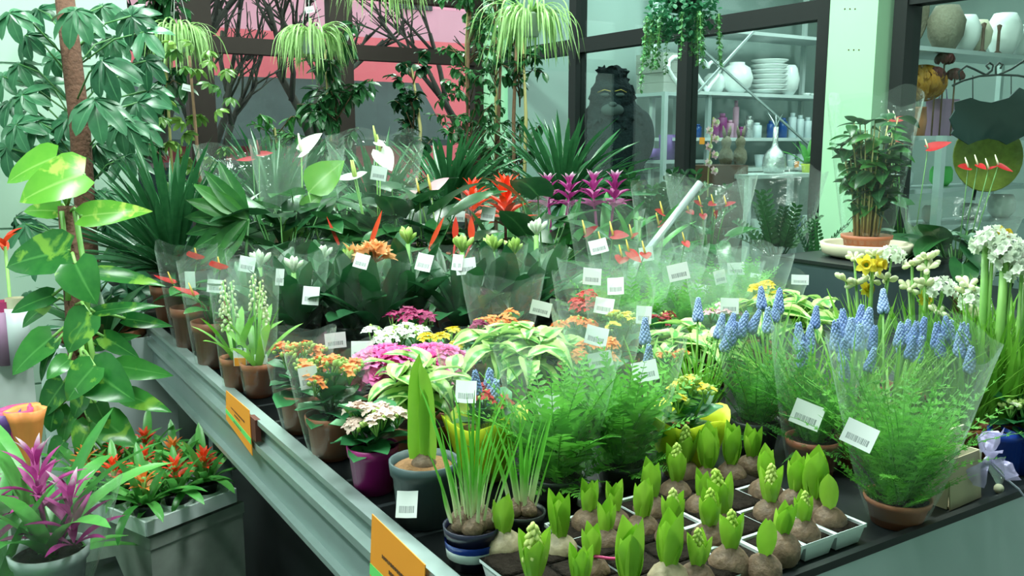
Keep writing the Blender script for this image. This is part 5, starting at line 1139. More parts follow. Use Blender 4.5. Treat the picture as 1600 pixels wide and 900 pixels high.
R.seed(23)
# white planter and boxes
P1 = on(268, 523, .76); root = thing('square_planter', 'tall square white planter behind the pothos holding a terracotta pot', 'planter', (P1[0] - .19, P1[1] + .17, 0)); rz = .12; root.rotation_euler = (0, 0, .10)
for (nm, sx, sy, c_) in (('side_panel', .36, .012, (0, -.174, .38)), ('side_panel', .36, .012, (0, .174, .38)), ('side_panel', .012, .336, (-.174, 0, .38)), ('side_panel', .012, .336, (.174, 0, .38))): OB(nm, B().add(box(sx, sy, .76)).mesh(nm, 'planterwhite', smooth=False), root, Matrix.Translation(c_))
OB('soil', B().add(box(.33, .33, .02)).mesh('soil', 'soil', smooth=False), root, Matrix.Translation((0, 0, .64)))
t = thing('terracotta_bowl', 'wide terracotta pot sunk in the white planter', 'pot', (root.location.x, root.location.y, .66)); OB('body', B().add(lathe([(.10, 0), (.135, .085), (.145, .085), (.145, .115), (.13, .115), (.12, .07), (1e-4, .06)], 26)).mesh('body', 'terra'), t)
R.seed(31)
for i in range(22):
    a = i * 2.4; OB('leaf', leafmesh('g_dark', .26, .055, 'lance', .9, .12, 7), t, PM((-.03 * math.sin(a), .03 * math.cos(a), .07), a, .35 + .045 * i + rs(-.1, .1), rs(-.3, .3), rs(.8, 1.2)))
q = lp(8, 560, 2.75); root = thing('white_box', 'tall white box at the left picture edge', 'box', (q.x - .03, q.y + .06, 0)); hz = lp(8, 560, 2.75).z
OB('body', B().add(box(.20, .24, hz, (0, 0, hz / 2))).mesh('body', 'white', smooth=False), root); OB('lid', B().add(box(.206, .246, .02, (0, 0, hz - .01))).mesh('lid', 'white', smooth=False), root)
zb = hz
for (px, lab, m1, r_, hh, nm) in ((10, 'mauve paper roll standing on the white box', 'pinkbag', .035, .16, 'paper_roll'), (30, 'white paper roll standing on the white box', 'planterwhite', .032, .17, 'paper_roll')):
    q = lp(px, 540, 2.68); t = thing(nm, lab, 'paper roll', (q.x, q.y, zb)); OB('roll', B().add(lathe([(r_, 0), (r_, hh), (r_ * .8, hh), (r_ * .8, .02), (1e-4, .02)], 18)).mesh('roll', m1), t)
    OB('inner_paper', B().add(lathe([(r_ * .7, .01), (r_ * .78, hh + .03)], 14, .08)).mesh('inner_paper', 'magwrap' if nm and px == 10 else 'cream'), t)
q = lp(8, 265 + 120, 2.9); t = thing('red_flower', 'small red flower stalk at the left picture edge', 'flower', (q.x, q.y, 0)); OB('stem', B().add(tube([(0, 0, 0), (0, 0, q.z)], .005, 6)).mesh('stem', 'stem'), t)
for k in range(5): OB('bract', leafmesh('f_scarlet', .07, .03, 'lance', .5, .2, 6), t, PM((0, 0, q.z - .02 + .01 * k), k * 1.26, .8, 0, 1))
# concrete planter with the guzmania tray
ZT = .52; A = on(228, 818, ZT); Bc = on(368, 765, ZT); Cc = on(120, 752, ZT)
ex = V(*(Bc - A)); ey = V(*(Cc - A)); ang = math.atan2(ex.y, ex.x); LXt = ex.length; LYt = max(.30, ey.length)
ctr = V(*A) + V(math.cos(ang), math.sin(ang), 0) * LXt / 2 + V(-math.sin(ang), math.cos(ang), 0) * LYt / 2
root = thing('concrete_planter', 'dark grey concrete block planter under the guzmania tray', 'planter', (ctr.x, ctr.y, 0), None, ang)
OB('body', B().add(box(LXt * 1.05, LYt * .95, ZT - .05, (.02, .0, (ZT - .05) / 2))).mesh('body', 'concrete', smooth=False), root); OB('rim', B().add(box(LXt * 1.07, LYt * .97, .03, (.02, 0, ZT - .06))).mesh('rim', 'concrete', smooth=False), root)
root = thing('pot_tray', 'white plastic pot tray holding small guzmanias on the concrete planter', 'tray', (ctr.x, ctr.y, ZT - .045), None, ang)
nx, ny = 3, 3; wx, wy = LXt / nx, LYt / ny
b = B().add(box(LXt, LYt, .006, (0, 0, .034)))
for s in (-1, 1): b.add(box(LXt, .006, .036, (0, s * LYt / 2, .030))); b.add(box(.006, LYt, .036, (s * LXt / 2, 0, .030)))
OB('deck', b.mesh('deck', 'tray', smooth=False), root)
slots = [(i, j, (-LXt / 2 + wx * (i + .5), -LYt / 2 + wy * (j + .5))) for i in range(nx) for j in range(ny)]
for i, j, (x, y) in slots:
    OB('cup', cm('cup', lambda: B().add(lathe([(.024, 0), (.028, .034), (.036, .040), (.040, .040), (.040, .032)], 18)).mesh('cup', 'tray')), root, Matrix.Translation((x, y, .003)))
FRONT = {(0, 0): 'front corner', (1, 0): 'middle of the front right edge', (2, 0): 'right corner', (0, 1): 'middle of the left edge', (0, 2): 'left corner', (1, 1): 'centre', (2, 1): 'middle of the right edge', (1, 2): 'back edge', (2, 2): 'back corner'}
for i, j, (x, y) in slots:
    w = Matrix.Rotation(ang, 4, 'Z') @ V(x, y, 0) + ctr
    guzmania('small orange red guzmania in the white tray, at its ' + FRONT[(i, j)], (w.x, w.y, ZT - .008), 'f_scarlet' if (i + 2 * j) % 4 else 'f_orange', .125, 15, .15, .024, 'g_guz', .045, .016, 'black', .034, .03, None, 'small guzmanias in the white tray', 60 + i * 3 + j, None, 3, .03, ((0, 0),), (.35, 1.35), 'stem')
# purple guzmania lower left
q = lp(70, 780, 1.95); zq = .42; root = guzmania('large purple guzmania with pale tips in a sleeve at the lower left', (q.x, q.y, zq), 'f_purple', lp(70, 690, 1.95).z - zq, 12, .36, .05, 'g_guz', .115, .026, 'planterwhite', .08, .12, (.15, .26), None, 72, 'f_purpletip', 4, .10, ((-.01, .02, .02), (.045, -.05, -.05)), (.85, 1.4), 'f_purple', 5)
t = thing('plant_stool', 'dark stool under the purple guzmania', 'stool', (q.x, q.y, 0)); OB('seat', B().add(box(.30, .30, .03, (0, 0, zq - .016))).mesh('seat', 'black', smooth=False), t)
for sx in (-1, 1):
    for sy in (-1, 1): OB('leg', cm('stleg', lambda: B().add(box(.03, .03, .40, (0, 0, .2))).mesh('leg', 'black', smooth=False)), t, Matrix.Translation((sx * .12, sy * .12, 0)))
q2 = lp(-20, 790, 1.95); guzmania('purple guzmania cut by the left picture edge', (q2.x, q2.y, zq - .1), 'f_purple', lp(10, 730, 1.95).z - zq + .1, 14, .34, .04, 'g_guz', .09, .026, 'planterwhite', .07, .11, None, None, 75, None, 4, .12, ((0, 0),), (.4, 1.3), 'f_purple')
t = thing('plant_stool', 'low dark stool at the left picture edge', 'stool', (q2.x, q2.y, 0)); OB('seat', B().add(box(.2, .2, .03, (0, 0, zq - .116))).mesh('seat', 'black', smooth=False), t)
for sx in (-1, 1):
    for sy in (-1, 1): OB('leg', cm('stleg2', lambda: B().add(box(.03, .03, .30, (0, 0, .15))).mesh('leg', 'black', smooth=False)), t, Matrix.Translation((sx * .08, sy * .08, 0)))
# wrapping paper rolls behind it
for (px, py, m1, lab, s) in ((42, 650, 'orangewrap', 'crumpled orange wrapping paper cone behind the purple guzmania', 1), (26, 650, 'magwrap', 'crimson wrapping paper cone left of the orange one', .9), (6, 655, 'purplewrap', 'purple wrapping paper cone at the left picture edge', .95)):
    q = lp(px, py, 2.2); t = thing('wrapping_cone', lab, 'wrapping paper', (q.x, q.y, 0)); hz = q.z + .02
    OB('paper', B().add(lathe([(.012, hz - .22), (.022, hz - .12), (.036 * s, hz - .03), (.044 * s, hz), (.034 * s, hz - .006), (.02, hz - .05), (1e-4, hz - .08)], 24, .13, px)).mesh('paper', m1), t)
    OB('stand', B().add(tube([(0, 0, 0), (0, 0, hz - .2)], .008, 8)).mesh('stand', 'black'), t)

# ------------------------------------------------------------------ hanging plants
def hang_spider(label, px, py, D, w, seed, tagpos=None):
    p = lp(px, py, D); root = thing('hanging_spider_plant', label, 'hanging plant', (p.x, p.y, p.z - .10), 'hanging spider plants'); rr = random.Random(seed); b = B()
    OB('pot', B().add(lathe([(.045, 0), (.065, .10), (.07, .105), (.07, .115), (.06, .11), (1e-4, .10)], 20)).mesh('pot', 'white'), root)
    for i in range(190):
        a = rr.uniform(0, 6.28); L = rr.uniform(.6, 1.9) * w; el = rr.uniform(.5, 1.45); b.add(leaf(L, .013, 'grass', el + rr.uniform(1.2, 1.55), .12, 14, twist=rr.uniform(-.6, .6), bp=-rr.uniform(.35, .75)), PM((-.05 * math.sin(a), .05 * math.cos(a), .10), a + rr.uniform(-.4, .4), el))
    OB('foliage', b.mesh('foliage', 'g_spider'), root)
    hook = V(0, 0, CEIL - root.location.z)
    for k in range(3):
        a = k * 2.1; OB('hanger_wire', B().add(tube([(.068 * math.cos(a), .068 * math.sin(a), .11), (0, 0, .42), hook], .0018, 4)).mesh('hanger_wire', 'white'), root)
    if tagpos: price(root, tagpos[0], tagpos[1], D - .02, .05, .035)
    return root
hang_spider('hanging spider plant, leftmost, in front of the dark window post', 278, 52, 5.0, .21, 3, (292, 137))
hang_spider('hanging spider plant in the middle, in front of the red window', 486, 55, 5.0, .20, 5, (484, 15))
hang_spider('hanging spider plant, largest, near the room corner', 828, 26, 4.6, .235, 7)
hang_spider('hanging spider plant mostly above the picture, only its tips showing', 598, -50, 4.8, .25, 9)
p = lp(1065, 35, 4.3); root = thing('hanging_creeper', 'dense trailing green creeper hanging before the right window post', 'hanging plant', (p.x, p.y, p.z)); rr = random.Random(5); b = B(); vn = B(); lf = leaf(.028, .022, 'round', .4, .1, 3)
OB('pot', B().add(lathe([(.06, .05), (.09, .18), (.095, .19), (.08, .185), (1e-4, .17)], 20)).mesh('pot', 'black'), root)
for i in range(900):
    d = V(rr.gauss(0, 1), rr.gauss(0, 1), rr.gauss(0, 1)).normalized(); q = d * .17 * rr.random() ** .33; q.z = q.z * .85 + .05; b.add(lf, PM(q, rr.uniform(0, 6.3), rr.uniform(-1, .6), rr.uniform(-.6, .6)))
OB('foliage', b.mesh('foliage', 'g_ivy'), root); b = B()
for i in range(24):
    a = rr.uniform(0, 6.28); r0 = rr.uniform(.1, .18); L = rr.uniform(.12, .30)
    if i == 0: a = -YAW + math.pi; r0 = .17; L = .33
    if i < 2: a = math.pi - YAW + .4 * i; L = .36 - .1 * i
    P0 = V(r0 * math.cos(a), r0 * math.sin(a), .03); pts = [P0 + V(math.cos(a) * .02 * t, math.sin(a) * .02 * t, -L * t) for t in (0, .33, .66, 1)]; vn.add(tube(pts, .0012, 4))
    for k in range(int(L * 130)):
        t = k / (L * 130); q = P0 + V(math.cos(a) * .02 * t, math.sin(a) * .02 * t, -L * t); b.add(lf, PM(q, rr.uniform(0, 6.3), rr.uniform(-.9, .1), 0, .8))
OB('trailing_leaves', b.mesh('trailing_leaves', 'g_ivyl'), root); OB('vines', vn.mesh('vines', 'stem'), root)
OB('hanger_wire', B().add(tube([(0, 0, .18), (0, 0, CEIL - p.z)], .002, 4)).mesh('hanger_wire', 'white'), root)
# ficus trees and shrubs by the back windows
def ficus(label, px, D, z0, z1, w, n, seed, mat='g_ficus', L=.065, W_=.034, name='ficus_tree', canes=2, top=0):
    p = lp(px, 300, D); root = thing(name, label, 'potted tree', (p.x, p.y, 0), 'tall plants by the back windows'); rr = random.Random(seed); b = B()
    OB('pot', B().add(lathe([(.12, 0), (.15, .26), (.16, .27), (.16, .30), (.14, .30), (1e-4, .27)], 20)).mesh('pot', 'black'), root)
    for k in range(canes): OB('trunk', B().add(tube([(rr.uniform(-.03, .03), rr.uniform(-.03, .03), .25), (rr.uniform(-.05, .05), rr.uniform(-.05, .05), (z0 + z1) / 2), (rr.uniform(-.06, .06), rr.uniform(-.06, .06), z1 - .05)], [.014, .011, .007], 6)).mesh('trunk', 'bark' if k else 'cane'), root)
    lf = leaf(L, W_, 'ellip', .5, .14, 4); tw = B()
    ns = max(8, n // 14)
    for i in range(ns):
        a = rr.uniform(0, 6.28); z = rr.uniform(z0, z1); l = w * rr.uniform(.5, 1.0) * (1.1 - .5 * (z - z0) / (z1 - z0)); e = V(l * math.cos(a), l * math.sin(a), z + rr.uniform(-.05, .2)); s_ = V(0, 0, z - .05); tw.add(tube([s_, s_.lerp(e, .5) + V(0, 0, .05), e], [.004, .003, .0015], 4))
        for j in range(14):
            t = .3 + .7 * j / 13; q = s_.lerp(e, t) + V(0, 0, .05 * math.sin(t * 3.14)); b.add(lf, PM(q, rr.uniform(0, 6.3), rr.uniform(-1.2, .3), rr.uniform(-.4, .4), rr.uniform(.7, 1.15)))
    OB('foliage', b.mesh('foliage', mat), root); OB('twigs', tw.mesh('twigs', 'bark'), root); return root
ficus('ficus tree with hanging leaves left of the room corner', 735, 5.6, 1.1, 2.9, .28, 1300, 3)
ficus('small leaved ficus climbing the corner pillar', 775, 5.9, 1.0, 2.8, .18, 600, 5, L=.05, W_=.03)
ficus('ficus on a yellow cane below the largest spider plant', 812, 5.2, 1.0, 2.1, .20, 560, 7)
ficus('bushy dark leaved shrub in front of the red window', 530, 5.4, 1.1, 2.0, .28, 460, 9, 'g_ficus', .12, .04, 'leafy_shrub', 1)
ficus('climbing ivy on a pole in front of the back window', 648, 5.4, 1.1, 1.9, .16, 260, 11, 'g_ficus', .07, .055, 'climbing_ivy', 1)
ficus('low leafy plant below the middle spider plant', 440, 5.4, .9, 1.55, .28, 260, 13, 'g_mid', .09, .03, 'leafy_shrub', 1)
ficus('dark leafy tree behind the leftmost spider plant', 262, 5.2, 1.2, 2.6, .22, 420, 15, 'g_ficus', .12, .05, 'leafy_tree', 1)
p = lp(300, 160, 4.6); root = thing('yellow_schefflera', 'yellow variegated schefflera below the leftmost spider plant', 'potted tree', (p.x, p.y, 0), 'tall plants by the back windows'); R.seed(6)
OB('pot', B().add(lathe([(.1, 0), (.13, .24), (.14, .25), (.14, .28), (.12, .28), (1e-4, .25)], 20)).mesh('pot', 'black'), root)
OB('trunk', B().add(tube([(0, 0, .25), (.02, 0, 1.2), (0, 0, 1.85)], [.015, .012, .008], 6)).mesh('trunk', 'bark'), root)
for i in range(30):
    a = i * 2.4; q = .2 * math.sqrt(rs(.1, 1)); z = rs(1.2, 1.92); OB('leaf', palmate('g_schv', 7, .45, i % 2, .07, .026), root, Matrix.Translation((q * math.cos(a), q * math.sin(a), z)) @ Euler((rs(-.8, .8), rs(-.8, .8), rs(0, 6))).to_matrix().to_4x4())

# ------------------------------------------------------------------ the room behind the glass
def shelf(label, x0, x1, y0, y1, zs, mat='whitesteel', top=None, name='shelf_unit', cross=False):
    t = thing(name, label, 'shelf', ((x0 + x1) / 2, (y0 + y1) / 2, 0)); o = t.location; hz = top or zs[-1]
    for x in (x0, x1):
        for y in (y0, y1): OB('post', B().add(box(.04, .04, hz, (x - o.x, y - o.y, hz / 2))).mesh('post', mat, smooth=False), t)
    for z in zs: OB('shelf_board', B().add(box(x1 - x0, y1 - y0, .03, (0, 0, z - .016))).mesh('shelf_board', mat, smooth=False), t)
    if cross:
        OB('brace', B().add(bar((x0 - o.x, y0 - o.y, zs[1]), (x1 - o.x, y0 - o.y, zs[-1] + .3), .02)).mesh('brace', 'silver', smooth=False), t)
        OB('brace', B().add(bar((x0 - o.x, y0 - .025 - o.y, zs[-1] + .3), (x1 - o.x, y0 - .025 - o.y, zs[1]), .02)).mesh('brace', 'silver', smooth=False), t)
    return t
YS = 5.95
def sz(px, py, Y=YS): return ony(px, py, Y)
zA, zB2, zC, zT = sz(1185, 146)[2], sz(1185, 215)[2], sz(1185, 262)[2], sz(1185, 50)[2]
sx0, sx1 = sz(1066, 200)[0], sz(1300, 200)[0]
shelf('white steel shelf of ceramics and candles behind the glass', sx0, sx1, YS - .02, YS + .4, [zC, zB2, zA, zT], 'whitesteel', zT + .5)
x_, z_ = sz(1085, 145)[0], 0
a = sz(1085, 150, 5.2); b_ = sz(1200, 25, 5.2); c = sz(1085, 70, 5.2); d = sz(1282, 245, 5.2)
t = thing('cross_brace', 'thin steel cross brace in front of the ceramics shelf', 'brace', (a[0], 5.2, 0)); o = t.location
OB('brace_bar', B().add(bar(V(*a) - o, V(*b_) - o, .016)).mesh('brace_bar', 'silver', smooth=False), t); OB('brace_bar', B().add(bar(V(*c) + V(0, -.02, 0) - o, V(*d) + V(0, -.02, 0) - o, .016)).mesh('brace_bar', 'silver', smooth=False), t)
OB('upright', B().add(box(.03, .03, 3.2, (0, 0, 1.6))).mesh('upright', 'silver', smooth=False), t); OB('upright', B().add(box(.03, .03, 3.2, (d[0] - o.x, 0, 1.6))).mesh('upright', 'silver', smooth=False), t)
def onshelf(px, z, Y=YS + .12): q = ony(px, 150, Y); return V(q[0], Y, z)
def heartring(label, px, s):
    p = onshelf(px, zA); pts = []
    for k in range(25):
        u = 2 * math.pi * k / 24; pts.append((s * .055 * 16 * math.sin(u) ** 3 / 4, 0, s * .055 * (13 * math.cos(u) - 5 * math.cos(2 * u) - 2 * math.cos(3 * u) - math.cos(4 * u)) / 4 + s * .235))
    one('heart_wreath', label, 'ornament', B().add(tube(pts, .028 * s, 8)).mesh('wreath', 'ceramic'), p + V(0, -.05, 0), 'white heart wreaths')
heartring('white heart wreath half behind the dark window post', 1058, .72); heartring('white heart wreath right of the dark window post', 1098, .68)
def vase(label, p, prof, mat='ceramic', group='white ceramics on the shelf', name='vase', s=1):
    return one(name, label, 'vase', B().add(lathe([(r * s, z * s) for r, z in prof], 22)).mesh(name, mat), p, group)
vase('round white vase right of the heart wreaths', onshelf(1150, zA), [(.06, 0), (.13, .06), (.15, .14), (.12, .23), (.07, .26), (.07, .28), (.06, .28), (1e-4, .24)])
vase('white rounded jar between the vase and the bowl stack', onshelf(1128, zA) + V(0, .1, 0), [(.06, 0), (.10, .06), (.10, .14), (.06, .18), (.05, .18), (1e-4, .15)])
for k in range(7): vase('white bowl in the stack on the ceramics shelf, %s from the bottom' % ['first', 'second', 'third', 'fourth', 'fifth', 'sixth', 'seventh'][k], onshelf(1200, zA + .046 * k), [(.10, 0), (.17, .035), (.175, .045), (.165, .045), (1e-4, .02)], name='bowl', group='stack of white bowls')
vase('white lidded pot right of the bowl stack', onshelf(1224, zA) + V(0, -.04, 0), [(.06, 0), (.10, .06), (.115, .15), (.09, .25), (.07, .28), (1e-4, .27)])
q = onshelf(1265, zA)
for k, dx in enumerate((-.06, .06)): vase('small white dish at the right end of the ceramics shelf, %s one' % ('left', 'right')[k], q + V(dx, 0, 0), [(.03, 0), (.05, .03), (.045, .03), (1e-4, .012)], name='dish')
# candles on the second shelf
CN = [(1118, 'candle_p', .045, .15, 'dark purple candle, left'), (1130, 'candle_p', .045, .22, 'tall dark purple candle'), (1142, 'candle_k', .04, .16, 'pink candle'), (1151, 'candle_k', .028, .34, 'tall pink bottle'), (1160, 'candle_p', .035, .10, 'short purple candle'),
      (1172, 'silverglass', .045, .2, 'silver glass jar'), (1184, 'candle_w', .05, .14, 'white candle beside the silver jar'), (1207, 'candle_b', .04, .16, 'blue glass candle'), (1226, 'candle_b', .04, .19, 'second blue glass candle'),
      (1240, 'candle_w', .04, .24, 'tall white candle, first of four'), (1252, 'candle_w', .04, .22, 'white candle, second of four'), (1264, 'candle_w', .04, .20, 'white candle, third of four'), (1277, 'candle_w', .04, .18, 'white candle, last of four'), (1092, 'candle_b', .035, .12, 'small blue candle beside the window post')]
for (px, m1, r_, hh, lab) in CN:
    p = onshelf(px, zB2); t = thing('candle', lab + ' on the shelf behind the glass', 'candle', p, 'candles behind the glass'); OB('body', B().add(lathe([(r_, 0), (r_, hh * .8), (r_ * .9, hh * .83), (1e-4, hh * .83)], 16)).mesh('body', m1), t); OB('lid', B().add(lathe([(r_ * .6, hh * .83), (r_ * .6, hh), (1e-4, hh)], 12)).mesh('lid', m1), t)
for k, (px, zz_) in enumerate(((1097, zB2), (1245, zC))):
    p = ony(px, 220 if k == 0 else 257, YS - .05); one('shelf_ticket', 'small orange price ticket on the candle shelf, %s one' % ('left', 'lower right')[k], 'ticket', B().add(box(.06, .004, .06)).mesh('ticket', 'orange', smooth=False), p, 'orange shelf tickets')
for k, px in enumerate((1190, 1205, 1225, 1240, 1255)):
    vase('clear glass on the lowest candle shelf, %s from the left' % ['first', 'second', 'third', 'fourth', 'fifth'][k], onshelf(px, zC), [(.03, 0), (.045, .12), (.042, .12), (.028, .01), (1e-4, .01)], 'candle_w', 'glasses on the lowest shelf', 'glass')
# white stand with the silver bottle vase
Y2 = 4.75; w0 = ony(1170, 266, Y2); w1 = ony(1290, 277, Y2); zs_ = (w0[2] + w1[2]) / 2
shelf('white metal display stand with a silver bottle on top', w0[0], w1[0], Y2, Y2 + .35, [zs_ - .45, zs_], 'whitesteel', None, 'display_stand')
p = ony(1210, 250, Y2 + .15); t = thing('bottle_vase', 'silver mosaic bottle vase with a long neck', 'vase', (p[0], p[1], zs_)); OB('body', B().add(lathe([(.075, 0), (.092, .05), (.088, .12), (.06, .17), (.03, .20), (.02, .24), (.020, .36), (1e-4, .36)], 22)).mesh('body', 'silverglass'), t)
R.seed(8)
for k in range(6): OB('twig', leafmesh('silver', .14, .012, 'lance', .3, .1, 5), t, PM((0, 0, .35), k * 1.1, 1.3 + rs(-.3, .1), 0, rs(.7, 1.1)))
p = ony(1262, 250, Y2 + .15); t = thing('bromeliad', 'bromeliad in a yellow pot on the display stand', 'potted plant', (p[0], p[1], zs_)); pot(t, .05, .07, 'yellow'); strap_fan(t, 12, .26, .045, 'g_guz', .06, 'strap', (.6, 1.4), (.3, .9), .01, 4)
for k, (px, m1) in enumerate(((1185, 'ceramic'), (1200, 'redpot'), (1220, 'kraft'), (1245, 'candle_b'), (1265, 'ceramic'))):
    p = ony(px, 300, Y2 + .15); vase('small %s pot on the lower board of the display stand' % ['white', 'red', 'brown', 'blue', 'cream'][k], V(p[0], p[1], zs_ - .45), [(.04, 0), (.05, .09), (.045, .1), (1e-4, .08)], m1, 'pots on the display stand', 'small_pot')
# wooden crate with straw rabbits
Y3 = 4.9; c0 = ony(1105, 258, Y3); c1 = ony(1168, 258, Y3); zc_ = c0[2]
t = thing('wooden_crate', 'dark wooden crate behind the window post', 'crate', ((c0[0] + c1[0]) / 2, Y3 + .15, 0)); wv = c1[0] - c0[0]
OB('body', B().add(box(wv - .02, .28, zc_ - .01, (0, 0, zc_ / 2))).mesh('body', 'wood', smooth=False), t)
for k in range(8):
    OB('plank', cm(('plk', round(wv, 3)), lambda: B().add(box(wv, .015, zc_ / 8 - .012)).mesh('plank', 'wood', smooth=False)), t, Matrix.Translation((0, -.15, zc_ / 8 * (k + .5))))
for k, px in enumerate((1134, 1156)):
    p = ony(px, 250, Y3 + .12); t = thing('straw_rabbit', 'straw rabbit with upright ears on the crate, %s one' % ('left', 'right')[k], 'figure', (p[0], p[1], zc_), 'straw rabbits')
    OB('body', cm('rbb', lambda: B().add(lathe([(.05, 0), (.07, .05), (.06, .12), (.035, .16), (.045, .19), (.05, .22), (.03, .26), (1e-4, .27)], 16)).mesh('body', 'straw')), t)
    for s in (-1, 1): OB('ear', cm('rbe', lambda: B().add(tube([(0, 0, 0), (0, 0, .07), (0, 0, .13)], [.012, .018, .004], 8)).mesh('ear', 'straw')), t, Matrix.Translation((s * .02, 0, .24)) @ Matrix.Rotation(s * .25, 4, 'Y')); t.scale = (.8, .8, .8)
p = ony(1108, 240, 4.6); t = thing('orchid', 'pale orchid stem with drooping blossoms beside the window post', 'flower', (p[0], p[1], 0)); OB('stem', B().add(tube([(0, 0, 0), (0, 0, p[2] - .1), (.03, 0, p[2] + .25)], .006, 6)).mesh('stem', 'cane'), t)
for k in range(7): OB('blossom', dfl('f_rose', 'f_cream'), t, Matrix.Translation((.03 * (-1) ** k, -.02, p[2] - .12 + .055 * k)) @ Matrix.Rotation(1.3, 4, 'X') @ Matrix.Scale(1.5, 4))
# stacked boxes and dark containers near the gorilla
q0 = ony(1013, 145, 6.2); q1 = ony(1068, 145, 6.2)
shelf('grey steel shelf under the cardboard boxes', q0[0], q1[0] + .1, 5.98, 6.4, [ony(1040, 250, 6.0)[2], q0[2]], 'silver', None, 'shelf_unit')
for k in range(4):
    one('cardboard_box', 'flat grey cardboard box in the stack beside the gorilla, %s from the top' % ['fourth', 'third', 'second', 'first'][k], 'box', B().add(box((q1[0] - q0[0]) * (.98 - .05 * (k < 2)), .36, .082, (0, 0, .042))).mesh('cardboard_box', 'cardboard', smooth=False), ((q0[0] + q1[0]) / 2, 6.2, q0[2] + .084 * k), 'stack of grey boxes')
for k, (px, hh) in enumerate(((1020, .10), (1043, .22))):
    p = ony(px, 225, 6.15); vase('dark purple %s container on the shelf beside the gorilla' % ('low', 'tall')[k], V(p[0], 6.15, ony(1040, 250, 6.0)[2]), [(.07, 0), (.08, hh), (.07, hh), (1e-4, hh - .02)], 'purplewrap', 'dark containers', 'container')
# gorilla figure
g0 = lp(958, 240, 6.75); t = thing('gorilla_figure', 'black shaggy gorilla figure behind the glass', 'figure', (g0.x, g0.y, .75)); zb_ = g0.z - .75
gx = V(rt[0], rt[1], 0); gy = V(fw[0], fw[1], 0).normalized()
bb = bpy.data.meshes.new('gorilla_body'); acc = B()
def blob(x, y, z, r, szs=(1, 1, 1)):
    tm = ball(1, 16, 10); mm = Matrix.Translation(gx * x + gy * y + V(0, 0, zb_ + z)) @ Matrix.Rotation(-YAW, 4, 'Z') @ Matrix.Diagonal((r * szs[0], r * szs[1], r * szs[2], 1)); acc.add(tm, mm)
blob(0, 0, .05, .26, (1.0, .75, 1.3)); blob(-.02, -.02, .42, .15, (1.1, .95, 1.05)); blob(-.03, -.01, .545, .10, (1.1, 1, .9)); blob(.01, 0, .60, .05, (1, 1, 1)); blob(-.03, -.12, .475, .05, (2.0, .8, .6)); blob(-.20, 0, .12, .11, (1, 1, 1.9)); blob(.20, 0, .12, .11, (1, 1, 1.9)); blob(0, 0, .27, .18, (1.3, .8, .8)); blob(-.03, -.11, .35, .075, (1, 1, .9)); blob(0, 0, -.3, .28, (1, .8, 1))
for k in range(420):                                            # tufts of fur
    rr = random.Random(k); a = rr.uniform(0, 6.28); zz_ = rr.uniform(-.1, .62); w = (.22 if zz_ < .3 else .145 if zz_ < .5 else .085)
    if zz_ > .28 and zz_ < .48 and math.sin(a) < -.5: continue
    dx, dy = math.cos(a) * w, math.sin(a) * w * .75
    acc.add(lathe([(.022, 0), (.013, .03), (1e-4, .06)], 6), Matrix.Translation(gx * (dx - .015) + gy * dy + V(0, 0, zb_ + zz_)) @ (gx * dx + gy * dy + V(rr.uniform(-.1, .1), rr.uniform(-.1, .1), .06 if zz_ > .5 else -.22)).normalized().to_track_quat('Z', 'Y').to_matrix().to_4x4())
go = OB('body', acc.mesh('gorilla_body', 'furblack'), t); md = go.modifiers.new('one_surface', 'REMESH'); md.mode = 'VOXEL'; md.voxel_size = .008
fc = B(); tm = ball(1, 14, 9)
fc.add(tm, Matrix.Translation(gx * -.03 + gy * -.165 + V(0, 0, zb_ + .315)) @ Matrix.Rotation(-YAW, 4, 'Z') @ Matrix.Diagonal((.085, .04, .05, 1))); fc.add(tm, Matrix.Translation(gx * -.03 + gy * -.19 + V(0, 0, zb_ + .355)) @ Matrix.Rotation(-YAW, 4, 'Z') @ Matrix.Diagonal((.03, .02, .02, 1))); OB('muzzle', fc.mesh('muzzle', 'skinblack'), t)
for s in (-1, 1):
    OB('eye_patch', B().add(tm, Matrix.Translation(gx * (-.03 + s * .055) + gy * -.15 + V(0, 0, zb_ + .425)) @ Matrix.Rotation(-YAW, 4, 'Z') @ Matrix.Diagonal((.035, .02, .016, 1))).mesh('eye_patch', 'skinblack'), t)
    OB('brow', B().add(tube([gx * (-.03 + s * .015) + gy * -.17 + V(0, 0, zb_ + .45), gx * (-.03 + s * .06) + gy * -.17 + V(0, 0, zb_ + .462), gx * (-.03 + s * .105) + gy * -.13 + V(0, 0, zb_ + .445)], .003, 6)).mesh('brow', 'gold'), t)
t2 = thing('figure_stand', 'dark plinth under the gorilla figure', 'stand', (g0.x, g0.y, 0)); OB('plinth', B().add(box(.5, .5, .70, (0, 0, .36))).mesh('plinth', 'wood', smooth=False), t2); OB('top_board', B().add(box(.54, .54, .03, (0, 0, .733))).mesh('top_board', 'wood', smooth=False), t2)
# display behind the right hand window
Y4 = 3.75; r0 = ony(1402, 150, Y4); r1 = ony(1640, 150, Y4)
zl = [ony(1450, y, Y4)[2] for y in (355, 295, 212, 72)]
shelf('white steel display shelf behind the right hand window', r0[0], r1[0], Y4, Y4 + .4, zl, 'silver')
def onr(px, z, Y=Y4 + .15): q = ony(px, 150, Y); return V(q[0], Y, z)
x = ony(1452, 300, Y4 - .06)
one('shelf_post', 'grey steel post in front of the right hand display shelf', 'post', B().add(box(.05, .05, zl[2], (0, 0, zl[2] / 2))).mesh('post', 'silver', smooth=False), (x[0], Y4 - .12, 0))
